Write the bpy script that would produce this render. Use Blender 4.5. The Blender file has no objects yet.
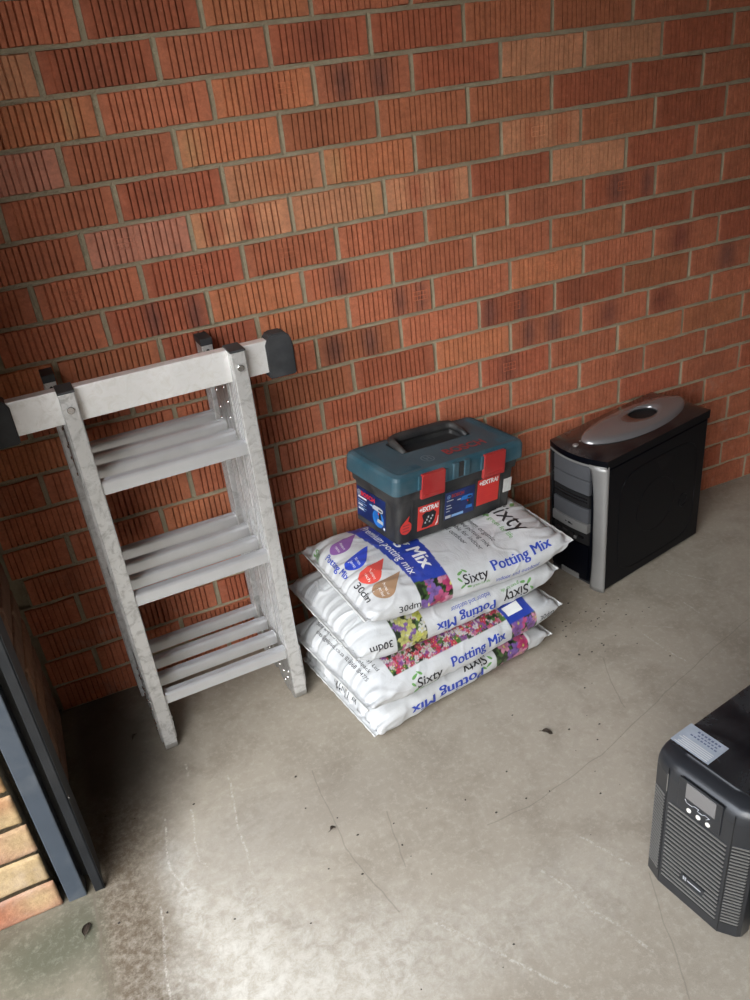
import bpy, bmesh, math, random
import numpy as np
from mathutils import Vector, Matrix
random.seed(7); RNG = np.random.default_rng(7)
S = bpy.context.scene; COL = S.collection
PI = math.pi

# ------------------------------------------------------------------ materials
def new_mat(name):
    m = bpy.data.materials.new(name); m.use_nodes = True
    nt = m.node_tree; nt.nodes.clear()
    out = nt.nodes.new('ShaderNodeOutputMaterial'); b = nt.nodes.new('ShaderNodeBsdfPrincipled')
    nt.links.new(b.outputs[0], out.inputs[0])
    return m, nt, b
def nd(nt, t, **kw):
    n = nt.nodes.new(t)
    for k, v in kw.items():
        if k.startswith('i_'):
            key = k[2:]
            n.inputs[int(key) if key.isdigit() else key].default_value = v
        else: setattr(n, k, v)
    return n
def setin(nt, sock, v):
    if isinstance(v, bpy.types.NodeSocket): nt.links.new(v, sock)
    else: sock.default_value = v
def coords(nt, scale=(1,1,1), kind='Object'):
    tc = nd(nt, 'ShaderNodeTexCoord'); mp = nd(nt, 'ShaderNodeMapping')
    mp.inputs['Scale'].default_value = scale
    nt.links.new(tc.outputs[kind], mp.inputs[0]); return mp.outputs[0]
def noise(nt, vec, scale, detail=4, rough=.55, dist=0):
    n = nd(nt, 'ShaderNodeTexNoise'); n.inputs['Scale'].default_value = scale
    n.inputs['Detail'].default_value = detail; n.inputs['Roughness'].default_value = rough
    n.inputs['Distortion'].default_value = dist
    nt.links.new(vec, n.inputs['Vector']); return n.outputs[0]
def ramp(nt, fac, lo, hi, a=0., b=1.):
    n = nd(nt, 'ShaderNodeMapRange'); n.clamp = True
    setin(nt, n.inputs[0], fac); n.inputs[1].default_value = lo; n.inputs[2].default_value = hi
    n.inputs[3].default_value = a; n.inputs[4].default_value = b; return n.outputs[0]
def mix(nt, fac, a, b, mode='MIX'):
    n = nd(nt, 'ShaderNodeMix', data_type='RGBA', blend_type=mode); n.clamp_factor = True
    setin(nt, n.inputs[0], fac)
    for s, v in ((n.inputs[6], a), (n.inputs[7], b)):
        if isinstance(v, (tuple, list)) and len(v) == 3: v = (*v, 1)
        setin(nt, s, v)
    return n.outputs[2]
def math_(nt, op, a, b=None, clamp=False):
    n = nd(nt, 'ShaderNodeMath', operation=op); n.use_clamp = clamp
    setin(nt, n.inputs[0], a)
    if b is not None: setin(nt, n.inputs[1], b)
    return n.outputs[0]
def vmath(nt, op, a, b=None, scale=None):
    n = nd(nt, 'ShaderNodeVectorMath', operation=op)
    setin(nt, n.inputs[0], a)
    if b is not None: setin(nt, n.inputs[1], b)
    if scale is not None: setin(nt, n.inputs['Scale'], scale)
    return n
def bump(nt, b, h, strength=.3, dist=.002):
    n = nd(nt, 'ShaderNodeBump'); n.inputs['Strength'].default_value = strength
    n.inputs['Distance'].default_value = dist
    nt.links.new(h, n.inputs['Height']); nt.links.new(n.outputs[0], b.inputs['Normal']); return n

def simple(name, col, rough=.5, metal=0., coat=0., var=.0, vscale=30, dust=0., dustcol=(.35,.33,.30), bmp=0., bscale=200, spec=None):
    m, nt, b = new_mat(name); v = coords(nt)
    c = (*col, 1)
    if var: c = mix(nt, ramp(nt, noise(nt, v, vscale), .3, .7), tuple(x*(1-var) for x in col), tuple(min(1, x*(1+var)) for x in col))
    if dust:
        f = math_(nt, 'MULTIPLY', ramp(nt, noise(nt, v, 9, 7, .65, .6), .42, .72), dust)
        c = mix(nt, f, c, dustcol)
        setin(nt, b.inputs['Roughness'], ramp(nt, f, 0, .6, rough, min(1, rough+.35)))
    else: b.inputs['Roughness'].default_value = rough
    setin(nt, b.inputs['Base Color'], c)
    b.inputs['Metallic'].default_value = metal
    b.inputs['Coat Weight'].default_value = coat
    if spec is not None: b.inputs['Specular IOR Level'].default_value = spec
    if bmp: bump(nt, b, noise(nt, v, bscale, 3), bmp, .001)
    return m

def mat_attr_brick(name, rough=.85):
    m, nt, b = new_mat(name); v = coords(nt)
    a = nd(nt, 'ShaderNodeAttribute', attribute_name='tint')
    n1 = noise(nt, v, 28, 6, .6); n2 = noise(nt, v, 260, 3, .7)
    n3 = noise(nt, v, 95, 5, .75)
    c = mix(nt, ramp(nt, n1, .25, .75), (.78,.77,.76), (1.18,1.15,1.12))
    c = mix(nt, 1., c, mix(nt, ramp(nt, n3, .32, .68), (.80,.78,.78), (1.16,1.16,1.15)), 'MULTIPLY')
    c = mix(nt, 1., a.outputs[0], c, 'MULTIPLY')
    c = mix(nt, math_(nt, 'MULTIPLY', ramp(nt, n2, .64, .76), .55), c, (.64,.44,.33))
    # pale lime bloom in loose patches, mostly low on the wall
    sp = nd(nt, 'ShaderNodeSeparateXYZ'); nt.links.new(v, sp.inputs[0])
    low = ramp(nt, sp.outputs[2], .75, .05)
    bl = math_(nt, 'MULTIPLY', ramp(nt, noise(nt, v, 14, 6, .7, .5), .55, .75), math_(nt, 'MULTIPLY', low, .45))
    c = mix(nt, bl, c, (.40,.33,.28))
    nt.links.new(c, b.inputs['Base Color']); b.inputs['Roughness'].default_value = rough
    b.inputs['Specular IOR Level'].default_value = .25
    bump(nt, b, math_(nt, 'ADD', n3, math_(nt, 'MULTIPLY', n2, .5)), .6, .003)
    return m
def mat_mortar(name, c1, c2):
    m, nt, b = new_mat(name); v = coords(nt)
    n1 = noise(nt, v, 22, 6, .65); n2 = noise(nt, v, 170, 4, .7)
    c = mix(nt, ramp(nt, n1, .3, .7), c1, c2)
    c = mix(nt, math_(nt, 'MULTIPLY', ramp(nt, n2, .35, .65), .35), c, tuple(x*.62 for x in c1))
    nt.links.new(c, b.inputs['Base Color']); b.inputs['Roughness'].default_value = .95
    b.inputs['Specular IOR Level'].default_value = .15
    bump(nt, b, math_(nt, 'ADD', n1, n2), .9, .005); return m
def mat_brick_plain(name, scale_off=(0,0,0)):
    m, nt, b = new_mat(name)
    tc = nd(nt, 'ShaderNodeTexCoord'); sp = nd(nt, 'ShaderNodeSeparateXYZ'); nt.links.new(tc.outputs['Object'], sp.inputs[0])
    cb = nd(nt, 'ShaderNodeCombineXYZ')
    nt.links.new(math_(nt, 'ADD', sp.outputs[0], sp.outputs[1]), cb.inputs[0]); nt.links.new(sp.outputs[2], cb.inputs[1])
    br = nd(nt, 'ShaderNodeTexBrick'); nt.links.new(cb.outputs[0], br.inputs['Vector'])
    for k, x in (('Scale', 1), ('Mortar Size', .005), ('Brick Width', .232), ('Row Height', .0845), ('Bias', 0)): br.inputs[k].default_value = x
    br.inputs['Color1'].default_value = (.34,.11,.055,1); br.inputs['Color2'].default_value = (.24,.07,.04,1); br.inputs['Mortar'].default_value = (.2,.17,.12,1)
    nt.links.new(br.outputs[0], b.inputs['Base Color']); b.inputs['Roughness'].default_value = .9
    bump(nt, b, br.outputs[1], .4, -.004); return m

def mat_floor():
    m, nt, b = new_mat('concrete_floor'); v = coords(nt)
    sp = nd(nt, 'ShaderNodeSeparateXYZ'); nt.links.new(v, sp.inputs[0]); X, Y = sp.outputs[0], sp.outputs[1]
    nb = noise(nt, v, 1.3, 7, .6, .3); nm = noise(nt, v, 7, 8, .68, .4); nf = noise(nt, v, 62, 7, .80, .08); ng = noise(nt, v, 420, 2, .6)
    c = mix(nt, ramp(nt, nb, .3, .7), (.300,.262,.208), (.395,.352,.288))
    c = mix(nt, math_(nt, 'MULTIPLY', ramp(nt, nm, .46, .68), .70), c, (.240,.205,.160))
    c = mix(nt, math_(nt, 'MULTIPLY', ramp(nt, nf, .50, .64), .42), c, (.49,.445,.37))
    c = mix(nt, math_(nt, 'MULTIPLY', ramp(nt, ng, .6, .75), .35), c, (.17,.15,.12))
    def blob(cx, cy, rx, ry, soft=1., ns=5, amt=.5):
        dx = math_(nt, 'DIVIDE', math_(nt, 'SUBTRACT', X, cx), rx); dy = math_(nt, 'DIVIDE', math_(nt, 'SUBTRACT', Y, cy), ry)
        r = math_(nt, 'SQRT', math_(nt, 'ADD', math_(nt, 'MULTIPLY', dx, dx), math_(nt, 'MULTIPLY', dy, dy)))
        r = math_(nt, 'ADD', r, math_(nt, 'MULTIPLY', math_(nt, 'SUBTRACT', noise(nt, v, ns, 6, .7, .6), .5), amt*2.2))
        return ramp(nt, r, 1+soft*.35, 1-soft*.55)
    streak = ramp(nt, noise(nt, v, 38, 8, .78, .4), .40, .62)
    # whitish lime dust near the door
    for cx, cy, rx, ry, a in ((.20,-.93,.16,.20,.95), (.42,-1.02,.22,.14,.75), (.17,-.66,.035,.13,.8), (.75,-1.05,.25,.10,.35), (.30,-.70,.15,.2,.28)):
        f = math_(nt, 'MULTIPLY', blob(cx, cy, rx, ry, 1., 6, .5), math_(nt, 'MULTIPLY', ramp(nt, streak, 0, 1, .18, 1), a))
        c = mix(nt, f, c, (.55,.525,.465))
    # brown dirt band along the threshold
    f = math_(nt, 'MULTIPLY', math_(nt, 'MULTIPLY', ramp(nt, math_(nt, 'ADD', X, math_(nt, 'MULTIPLY', math_(nt, 'SUBTRACT', nm, .5), .20)), .20, .09), ramp(nt, Y, -.15, -.4)), .95)
    c = mix(nt, math_(nt, 'MULTIPLY', f, ramp(nt, nf, .42, .62, 1, .55)), c, (.100,.073,.046))
    f = math_(nt, 'MULTIPLY', blob(.08, -.20, .17, .33, 1., 5, .3), .88)  # shadow of the nib in the corner, painted into the floor colour
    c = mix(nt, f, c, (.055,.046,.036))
    f = math_(nt, 'MULTIPLY', blob(.45, -.62, .30, .10, 1., 5, .6), .22)
    c = mix(nt, f, c, (.22,.19,.16))
    # mossy driveway outside the threshold joint
    out = ramp(nt, math_(nt, 'ADD', X, math_(nt, 'MULTIPLY', math_(nt, 'SUBTRACT', nf, .5), .02)), .030, -.015)
    g = mix(nt, ramp(nt, nm, .4, .62), (.110,.098,.068), (.190,.168,.125))
    g = mix(nt, math_(nt, 'MULTIPLY', blob(-.07, -.69, .13, .07, 1., 8, .5), .8), g, (.082,.084,.055))
    g = mix(nt, math_(nt, 'MULTIPLY', ramp(nt, nf, .5, .7), .4), g, (.32,.30,.24))
    c = mix(nt, out, c, g)
    # line marks: scuffs, chalky scratches, hair cracks
    def seg(a, bb, w):
        av = Vector((*a, 0)); bv = Vector((*bb, 0)); d = bv - av
        pa = vmath(nt, 'SUBTRACT', wob, tuple(av)).outputs[0]
        h = math_(nt, 'MULTIPLY', vmath(nt, 'DOT_PRODUCT', pa, tuple(d/(d.length_squared))).outputs['Value'], 1., True)
        q = vmath(nt, 'SCALE', tuple(d), scale=h).outputs[0]
        return ramp(nt, vmath(nt, 'LENGTH', vmath(nt, 'SUBTRACT', pa, q).outputs[0]).outputs['Value'], w, w*.25)
    wn = nd(nt, 'ShaderNodeTexNoise'); wn.inputs['Scale'].default_value = 9; nt.links.new(v, wn.inputs['Vector'])
    wob = vmath(nt, 'ADD', v, vmath(nt, 'SCALE', vmath(nt, 'SUBTRACT', wn.outputs['Color'], (.5,.5,.5)).outputs[0], scale=.022).outputs[0]).outputs[0]
    wob = vmath(nt, 'MULTIPLY', wob, (1,1,0)).outputs[0]
    def lines(c, pls, col, w, amt, brk=True):
        tot = None
        for pl in pls:
            for a, bb in zip(pl[:-1], pl[1:]):
                s = seg(a, bb, w); tot = s if tot is None else math_(nt, 'MAXIMUM', tot, s)
        if brk: tot = math_(nt, 'MULTIPLY', tot, ramp(nt, noise(nt, v, 110, 5, .8, .3), .46, .62))
        return mix(nt, math_(nt, 'MULTIPLY', tot, amt), c, col)
    c = lines(c, [[(.80,-.84),(.90,-.838),(1.12,-.792),(1.35,-.719),(1.53,-.655),(1.76,-.59)], [(1.326,-.527),(1.29,-.603),(1.261,-.70)],
                  [(1.02,-1.08),(.963,-1.208),(.921,-1.306)], [(.513,-.517),(.504,-.751),(.55,-.928)], [(.62,-.70),(.60,-.85)]], (.14,.125,.10), .0019, .38, False)
    c = lines(c, [[(.836,-.979),(.882,-1.111),(.919,-1.207)], [(.858,-1.016),(.878,-1.116)], [(.60,-.98),(.75,-1.20)], [(.95,-.95),(1.0,-1.05)]], (.66,.63,.57), .0045, .5)
    c = lines(c, [[(.246,-.347),(.246,-.385)], [(.228,-.487),(.219,-.628),(.232,-.648)], [(.333,-.429),(.313,-.592),(.315,-.719)], [(.171,-.487),(.156,-.622),(.182,-.70)],
                  [(1.479,-.493),(1.482,-.581),(1.499,-.636)], [(1.658,-.434),(1.667,-.504)], [(1.72,-.30),(1.80,-.42)], [(1.56,-.52),(1.50,-.47)], [(.12,-.70),(.10,-.95)]], (.66,.63,.57), .0036, .5)
    c = lines(c, [[(.0,-.60),(.002,-.8),(-.01,-1.4)]], (.14,.115,.085), .004, .7, False)
    nt.links.new(c, b.inputs['Base Color'])
    setin(nt, b.inputs['Roughness'], ramp(nt, nm, .3, .7, .62, .85)); b.inputs['Specular IOR Level'].default_value = .3
    bump(nt, b, math_(nt, 'ADD', nf, math_(nt, 'MULTIPLY', ng, .4)), .3, .002)
    return m

def mat_alu(name, base=.62, dark=.25, rough=.38, metal=.75, stretch=(1,1,1)):
    m, nt, b = new_mat(name); v = coords(nt, stretch)
    n1 = noise(nt, v, 42, 7, .7, .8); n2 = noise(nt, v, 9, 5, .6)
    c = mix(nt, ramp(nt, n2, .3, .7), (base*.9, base*.9, base*.88), (base*1.15, base*1.15, base*1.14))
    c = mix(nt, math_(nt, 'MULTIPLY', ramp(nt, n1, .48, .66), .65), c, (dark, dark*.98, dark*.92))
    nt.links.new(c, b.inputs['Base Color']); b.inputs['Metallic'].default_value = metal
    setin(nt, b.inputs['Roughness'], ramp(nt, n1, .4, .65, rough, rough+.22))
    bump(nt, b, n1, .15, .001); return m
def mat_tint(name, rough=.35, bmp=.25, bscale=25, dirt=.25, coat=0., dirtcol=(.30,.27,.22)):
    m, nt, b = new_mat(name); v = coords(nt)
    a = nd(nt, 'ShaderNodeAttribute', attribute_name='tint')
    f = math_(nt, 'MULTIPLY', ramp(nt, noise(nt, v, 12, 7, .7, .5), .50, .78), dirt)
    c = mix(nt, f, a.outputs[0], dirtcol)
    nt.links.new(c, b.inputs['Base Color']); b.inputs['Roughness'].default_value = rough; b.inputs['Coat Weight'].default_value = coat
    bump(nt, b, noise(nt, v, bscale, 5, .6, 1.), bmp, .004); return m

M = {}
M['brick'] = mat_attr_brick('grooved_clay_brick')
M['mortar'] = mat_mortar('grey_mortar', (.450,.392,.275), (.330,.282,.195))
M['face'] = mat_attr_brick('cream_face_brick', .8)
M['darkmortar'] = mat_mortar('raked_mortar', (.27,.24,.18), (.17,.145,.10))
M['plainbrick'] = mat_brick_plain('plain_brick_wall')
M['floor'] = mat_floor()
M['ceil'] = simple('painted_ceiling', (.30,.29,.27), .9, var=.06, vscale=3)
M['steel'] = simple('blue_grey_painted_steel', (.056,.070,.090), .38, .15, var=.08, vscale=12, dust=.25, dustcol=(.22,.23,.23))
M['darksteel'] = simple('dark_painted_steel', (.014,.016,.019), .42, .2, var=.2, vscale=20, dust=.15, dustcol=(.08,.075,.07))
M['alu'] = mat_alu('scuffed_aluminium', .62, .30, .40, .6)
M['alurung'] = simple('extruded_aluminium', (.60,.61,.625), .26, .55, var=.06, vscale=14)
M['aluplate'] = mat_alu('smooth_aluminium_bar', .84, .70, .36, .5)
M['zinc'] = mat_alu('zinc_hinge_plate', .48, .22, .42, .8)
M['chrome'] = simple('bright_rivet_steel', (.8,.8,.8), .25, 1.)
M['blackrub'] = simple('black_plastic_cap', (.022,.024,.027), .55, var=.3, vscale=25, dust=.35, dustcol=(.12,.12,.12), bmp=.3, bscale=60)
M['bag'] = mat_tint('printed_plastic_sack', .36, .55, 16, .22)
M['ink'] = None
def ink(name, col, rough=.4): 
    if name not in M or M[name] is None: M[name] = simple(name, col, rough)
    return M[name]
for n_, c_ in (('ink_blue', (.025,.06,.40)), ('ink_black', (.015,.015,.018)), ('ink_white', (.82,.83,.82)), ('ink_green', (.05,.25,.05)), ('ink_red', (.62,.03,.04)),
               ('ink_lightblue', (.25,.45,.75)), ('ink_grey', (.45,.47,.5)), ('ink_greenpale', (.14,.33,.10))): ink(n_, c_)
M['teal'] = simple('teal_plastic_lid', (.026,.080,.110), .42, var=.12, vscale=20, dust=.40, dustcol=(.16,.19,.20), bmp=.25, bscale=500)
M['tbblack'] = simple('dusty_black_plastic', (.020,.021,.023), .5, var=.2, vscale=20, dust=.45, dustcol=(.13,.125,.115), bmp=.2, bscale=300)
M['latch'] = simple('red_plastic_latch', (.40,.028,.028), .42, var=.1, vscale=30, dust=.25, dustcol=(.42,.16,.13))
M['stred'] = simple('red_sticker_paper', (.62,.045,.035), .4, var=.05)
M['stblue'] = simple('blue_sticker_film', (.012,.025,.11), .35, var=.5, vscale=16)
M['stwhite'] = simple('white_sticker_paper', (.62,.62,.60), .5, var=.1, vscale=90)
M['glow'] = simple('light_blue_print', (.02,.16,.52), .35, var=.3, vscale=40)
M['gloss'] = simple('gloss_black_panel', (.002,.0026,.005), .28, spec=.22)
M['cover'] = simple('smoked_black_cover', (.008,.008,.010), .16, coat=.4, dust=.30, dustcol=(.13,.125,.12))
M['silver'] = simple('silver_painted_plastic', (.36,.36,.355), .34, .5, var=.05, vscale=10, dust=.12, dustcol=(.25,.25,.24))
M['baygrey'] = simple('grey_drive_bay_plastic', (.135,.142,.155), .38, .4, var=.05)
M['handle_s'] = simple('silver_handle_plastic', (.30,.30,.31), .25, .55, coat=.2)
M['hole'] = simple('dark_recess_plastic', (.008,.008,.009), .6)
M['upsb'] = simple('satin_black_casing', (.016,.018,.022), .32, coat=.2, var=.1, dust=.12, dustcol=(.07,.07,.07))
M['upstop'] = simple('gloss_black_steel_top', (.008,.009,.011), .18, coat=.5, dust=.35, dustcol=(.10,.105,.11))
M['fin'] = simple('louvre_edge_highlight', (.16,.156,.145), .45)  # highlights on the louvre edges, painted as a lighter grey
M['lcd'] = simple('grey_display_glass', (.17,.165,.165), .22, coat=.4, dust=.2, dustcol=(.28,.27,.26))
M['button'] = simple('white_button', (.82,.80,.74), .4)
M['tape'] = simple('pale_blue_film_label', (.34,.38,.44), .3, var=.12, vscale=40)
M['leaf'] = simple('dry_brown_leaf', (.07,.05,.035), .8, var=.3, vscale=60)
M['soil'] = simple('dark_soil_crumb', (.045,.035,.028), .95)

# ------------------------------------------------------------------ object helpers
def link(o, parent=None):
    COL.objects.link(o)
    if parent is not None: o.parent = parent
    return o
def thing(name, label, cat, loc=(0,0,0), rot=None, group=None):
    o = bpy.data.objects.new(name, None); link(o); o.empty_display_size = .05
    if rot is not None: o.matrix_world = Matrix.Translation(loc) @ rot.to_4x4()
    else: o.location = loc
    tag(o, label, cat, group); return o
def tag(o, label, cat, group=None):
    o['label'] = label; o['category'] = cat
    if group: o['group'] = group
    return o
def struct(o): o['kind'] = 'structure'; return o
class MB:
    """collects shapes into one bmesh"""
    def __init__(s): s.bm = bmesh.new(); s.mats = []
    def mi(s, m):
        m = M[m] if isinstance(m, str) else m
        if m not in s.mats: s.mats.append(m)
        return s.mats.index(m)
    def absorb(s, bm, m, T=None, smooth=False):
        if T is not None: bmesh.ops.transform(bm, matrix=T, verts=bm.verts)
        i = s.mi(m); mp = {}
        for v in bm.verts: mp[v] = s.bm.verts.new(v.co)
        for f in bm.faces:
            try: g = s.bm.faces.new([mp[v] for v in f.verts])
            except ValueError: continue
            g.material_index = i; g.smooth = smooth or f.smooth
        bm.free()
    def box(s, lo, hi, m, bev=0., seg=2, T=None):
        bm = bmesh.new(); bmesh.ops.create_cube(bm, size=1)
        lo = Vector(lo); hi = Vector(hi)
        bmesh.ops.transform(bm, matrix=Matrix.Translation((lo+hi)/2) @ Matrix.Diagonal((*(hi-lo), 1)), verts=bm.verts)
        if bev: bmesh.ops.bevel(bm, geom=bm.edges[:], offset=bev, segments=seg, affect='EDGES', profile=.5)
        s.absorb(bm, m, T)
    def prism(s, pts, axis, a, b, m, bev=0., T=None, smooth=False):
        """pts 2D outline extruded along axis from a to b. axis 0: pts=(y,z); 1: (x,z); 2: (x,y)"""
        bm = bmesh.new()
        def P(p, t): return {0: (t, p[0], p[1]), 1: (p[0], t, p[1]), 2: (p[0], p[1], t)}[axis]
        A = [bm.verts.new(P(p, a)) for p in pts]; B = [bm.verts.new(P(p, b)) for p in pts]
        n = len(pts); bm.faces.new(A); bm.faces.new(B[::-1])
        for i in range(n):
            f = bm.faces.new((A[i], B[i], B[(i+1) % n], A[(i+1) % n])); f.smooth = smooth
        bmesh.ops.recalc_face_normals(bm, faces=bm.faces)
        if bev: bmesh.ops.bevel(bm, geom=[e for e in bm.edges if e.is_manifold and e.calc_face_angle(0) > .5], offset=bev, segments=2, affect='EDGES')
        s.absorb(bm, m, T)
    def cyl(s, c, r, h, m, axis=2, seg=24, T=None, r2=None, bev=0.):
        bm = bmesh.new(); bmesh.ops.create_cone(bm, cap_ends=True, segments=seg, radius1=r, radius2=r if r2 is None else r2, depth=h)
        if bev: bmesh.ops.bevel(bm, geom=[e for e in bm.edges if e.calc_face_angle(0) > 1], offset=bev, segments=2, affect='EDGES')
        for f in bm.faces: f.smooth = len(f.verts) == 4
        R = {2: Matrix.Identity(4), 0: Matrix.Rotation(PI/2, 4, 'Y'), 1: Matrix.Rotation(PI/2, 4, 'X')}[axis]
        s.absorb(bm, m, (T or Matrix.Identity(4)) @ Matrix.Translation(c) @ R)
    def tube(s, pts, r, m, seg=10, T=None):
        bm = bmesh.new(); rings = []
        pts = [Vector(p) for p in pts]
        for i, p in enumerate(pts):
            d = (pts[min(i+1, len(pts)-1)] - pts[max(i-1, 0)]).normalized()
            u = d.orthogonal().normalized() if abs(d.z) > .9 else d.cross(Vector((0,0,1))).normalized(); w = d.cross(u)
            rr = r[i] if isinstance(r, (list, tuple)) else r
            rings.append([bm.verts.new(p + (u*math.cos(t)+w*math.sin(t))*rr) for t in [2*PI*k/seg for k in range(seg)]])
        for a, b in zip(rings[:-1], rings[1:]):
            for k in range(seg): bm.faces.new((a[k], a[(k+1)%seg], b[(k+1)%seg], b[k])).smooth = True
        bm.faces.new(rings[0][::-1]); bm.faces.new(rings[-1])
        bmesh.ops.recalc_face_normals(bm, faces=bm.faces); s.absorb(bm, m, T)
    def poly(s, pts, m):
        f = s.bm.faces.new([s.bm.verts.new(p) for p in pts]); f.material_index = s.mi(m); return f
    def text(s, body, size, m, T, bold=0., align='CENTER', thick=0., fn=None, cut=.006, width=None):
        bm = text_bm(body, size, 0. if 'M' in body else bold, align)
        if 'M' in body and bold:
            g = bm.faces[:]; off = size*.030
            for dx in (-off, off):
                r_ = bmesh.ops.duplicate(bm, geom=g); bmesh.ops.translate(bm, vec=(dx,0,0), verts=[v for v in r_['geom'] if isinstance(v, bmesh.types.BMVert)])
        if width:
            xs = [v.co.x for v in bm.verts]; k = width/max(1e-6, max(xs)-min(xs))
            bmesh.ops.transform(bm, matrix=Matrix.Diagonal((k,1,1,1)), verts=bm.verts)
        if fn is not None:
            for ax in (0, 1):
                vs = [v.co[ax] for v in bm.verts]; lo, hi = min(vs), max(vs); t = lo+cut
                while t < hi:
                    co = [0,0,0]; no = [0,0,0]; co[ax] = t; no[ax] = 1
                    bmesh.ops.bisect_plane(bm, geom=bm.verts[:]+bm.edges[:]+bm.faces[:], plane_co=co, plane_no=no); t += cut
            for v in bm.verts: v.co = fn(v.co.x, v.co.y)
            s.absorb(bm, m, smooth=True)
        else: s.absorb(bm, m, T)
    def build(s, name, parent=None, loc=None, smooth_angle=None):
        me = bpy.data.meshes.new(name); s.bm.to_mesh(me); s.bm.free()
        for m in s.mats: me.materials.append(m)
        o = bpy.data.objects.new(name, me); link(o, parent)
        if loc is not None: o.location = loc
        return o
def text_bm(body, size, bold=0., align='CENTER'):
    cu = bpy.data.curves.new('lettering', 'FONT'); cu.body = body; cu.size = size; cu.align_x = align; cu.align_y = 'CENTER'
    cu.offset = bold; cu.resolution_u = 3
    o = bpy.data.objects.new('lettering', cu); COL.objects.link(o)
    dg = bpy.context.evaluated_depsgraph_get(); me = bpy.data.meshes.new_from_object(o.evaluated_get(dg))
    bpy.data.objects.remove(o); bpy.data.curves.remove(cu)
    bm = bmesh.new(); bm.from_mesh(me); bpy.data.meshes.remove(me)
    bmesh.ops.triangulate(bm, faces=bm.faces[:]); return bm
def mesh_np(name, V, F, mats, parent=None, tint=None, smooth=True, mi=None):
    me = bpy.data.meshes.new(name); V = np.asarray(V, np.float32); F = np.asarray(F, np.int32)
    me.vertices.add(len(V)); me.vertices.foreach_set('co', V.ravel())
    me.loops.add(F.size); me.loops.foreach_set('vertex_index', F.ravel())
    me.polygons.add(len(F)); me.polygons.foreach_set('loop_start', np.arange(0, F.size, 4, dtype=np.int32))
    for m in mats: me.materials.append(m)
    if mi is not None: me.polygons.foreach_set('material_index', np.asarray(mi, np.int32))
    me.polygons.foreach_set('use_smooth', np.full(len(F), smooth))
    me.update(calc_edges=True)
    if tint is not None:
        a = me.color_attributes.new('tint', 'FLOAT_COLOR', 'POINT')
        a.data.foreach_set('color', np.concatenate([tint, np.ones((len(tint), 1))], 1).astype(np.float32).ravel())
    o = bpy.data.objects.new(name, me); link(o, parent); return o
def grid_faces(nx, ny, base=0):
    i, j = np.meshgrid(np.arange(nx-1), np.arange(ny-1), indexing='ij'); a = base + i*ny + j
    return np.stack([a, a+ny, a+ny+1, a+1], -1).reshape(-1, 4)

# ------------------------------------------------------------------ the setting
PITCH = .0845; L0 = .232; XL = -.016
ROWOFF = [-.0087,-.0044,-.0088,-.0022,.0077,.021,-.0092,.0085,-.0068,.0179,-.0026,.009,-.0073,.0065,-.0198,.0066,-.0154,.0081]
NORM = (.50,.170,.092); DEEP = (.425,.130,.070); PINK = (.56,.240,.165); PALE = (.61,.285,.158); ORNG = (.55,.205,.102); BRWN = (.45,.160,.082)
PURP = (.130,.064,.058); YELL = (.56,.30,.15); REDS = (.43,.130,.072)
OVR = {(17,.5):PALE,(17,1.5):DEEP,(17,3.5):DEEP,(17,4.5):DEEP,(17,5.5):BRWN,(17,6.5):BRWN,(16,1):ORNG,(16,2):NORM,(16,5):DEEP,(16,6):PALE,(16,7):PALE,(16,8):DEEP,
 (15,.5):PINK,(15,2.5):ORNG,(15,4.5):BRWN,(15,5.5):BRWN,(15,6.5):DEEP,(15,7.5):DEEP,(14,3):PALE,(14,4):ORNG,(14,5):BRWN,(14,6):PALE,(14,7):BRWN,(14,8):DEEP,
 (13,1.5):PINK,(13,2.5):PALE,(13,3.5):PALE,(13,4.5):PALE,(13,5.5):DEEP,(13,6.5):PALE,(13,7.5):DEEP,(12,1):NORM,(12,2):REDS,(12,3):NORM,(12,5):BRWN,(12,7):DEEP,
 (11,2.5):ORNG,(11,6.5):BRWN,(10,6):ORNG,(9,7.5):BRWN,(18,1):NORM,(18,2):DEEP,(18,3):ORNG,(18,4):NORM,(8,5):ORNG,(11,7.5):DEEP,(16,3):ORNG,(10,3):ORNG}
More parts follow.
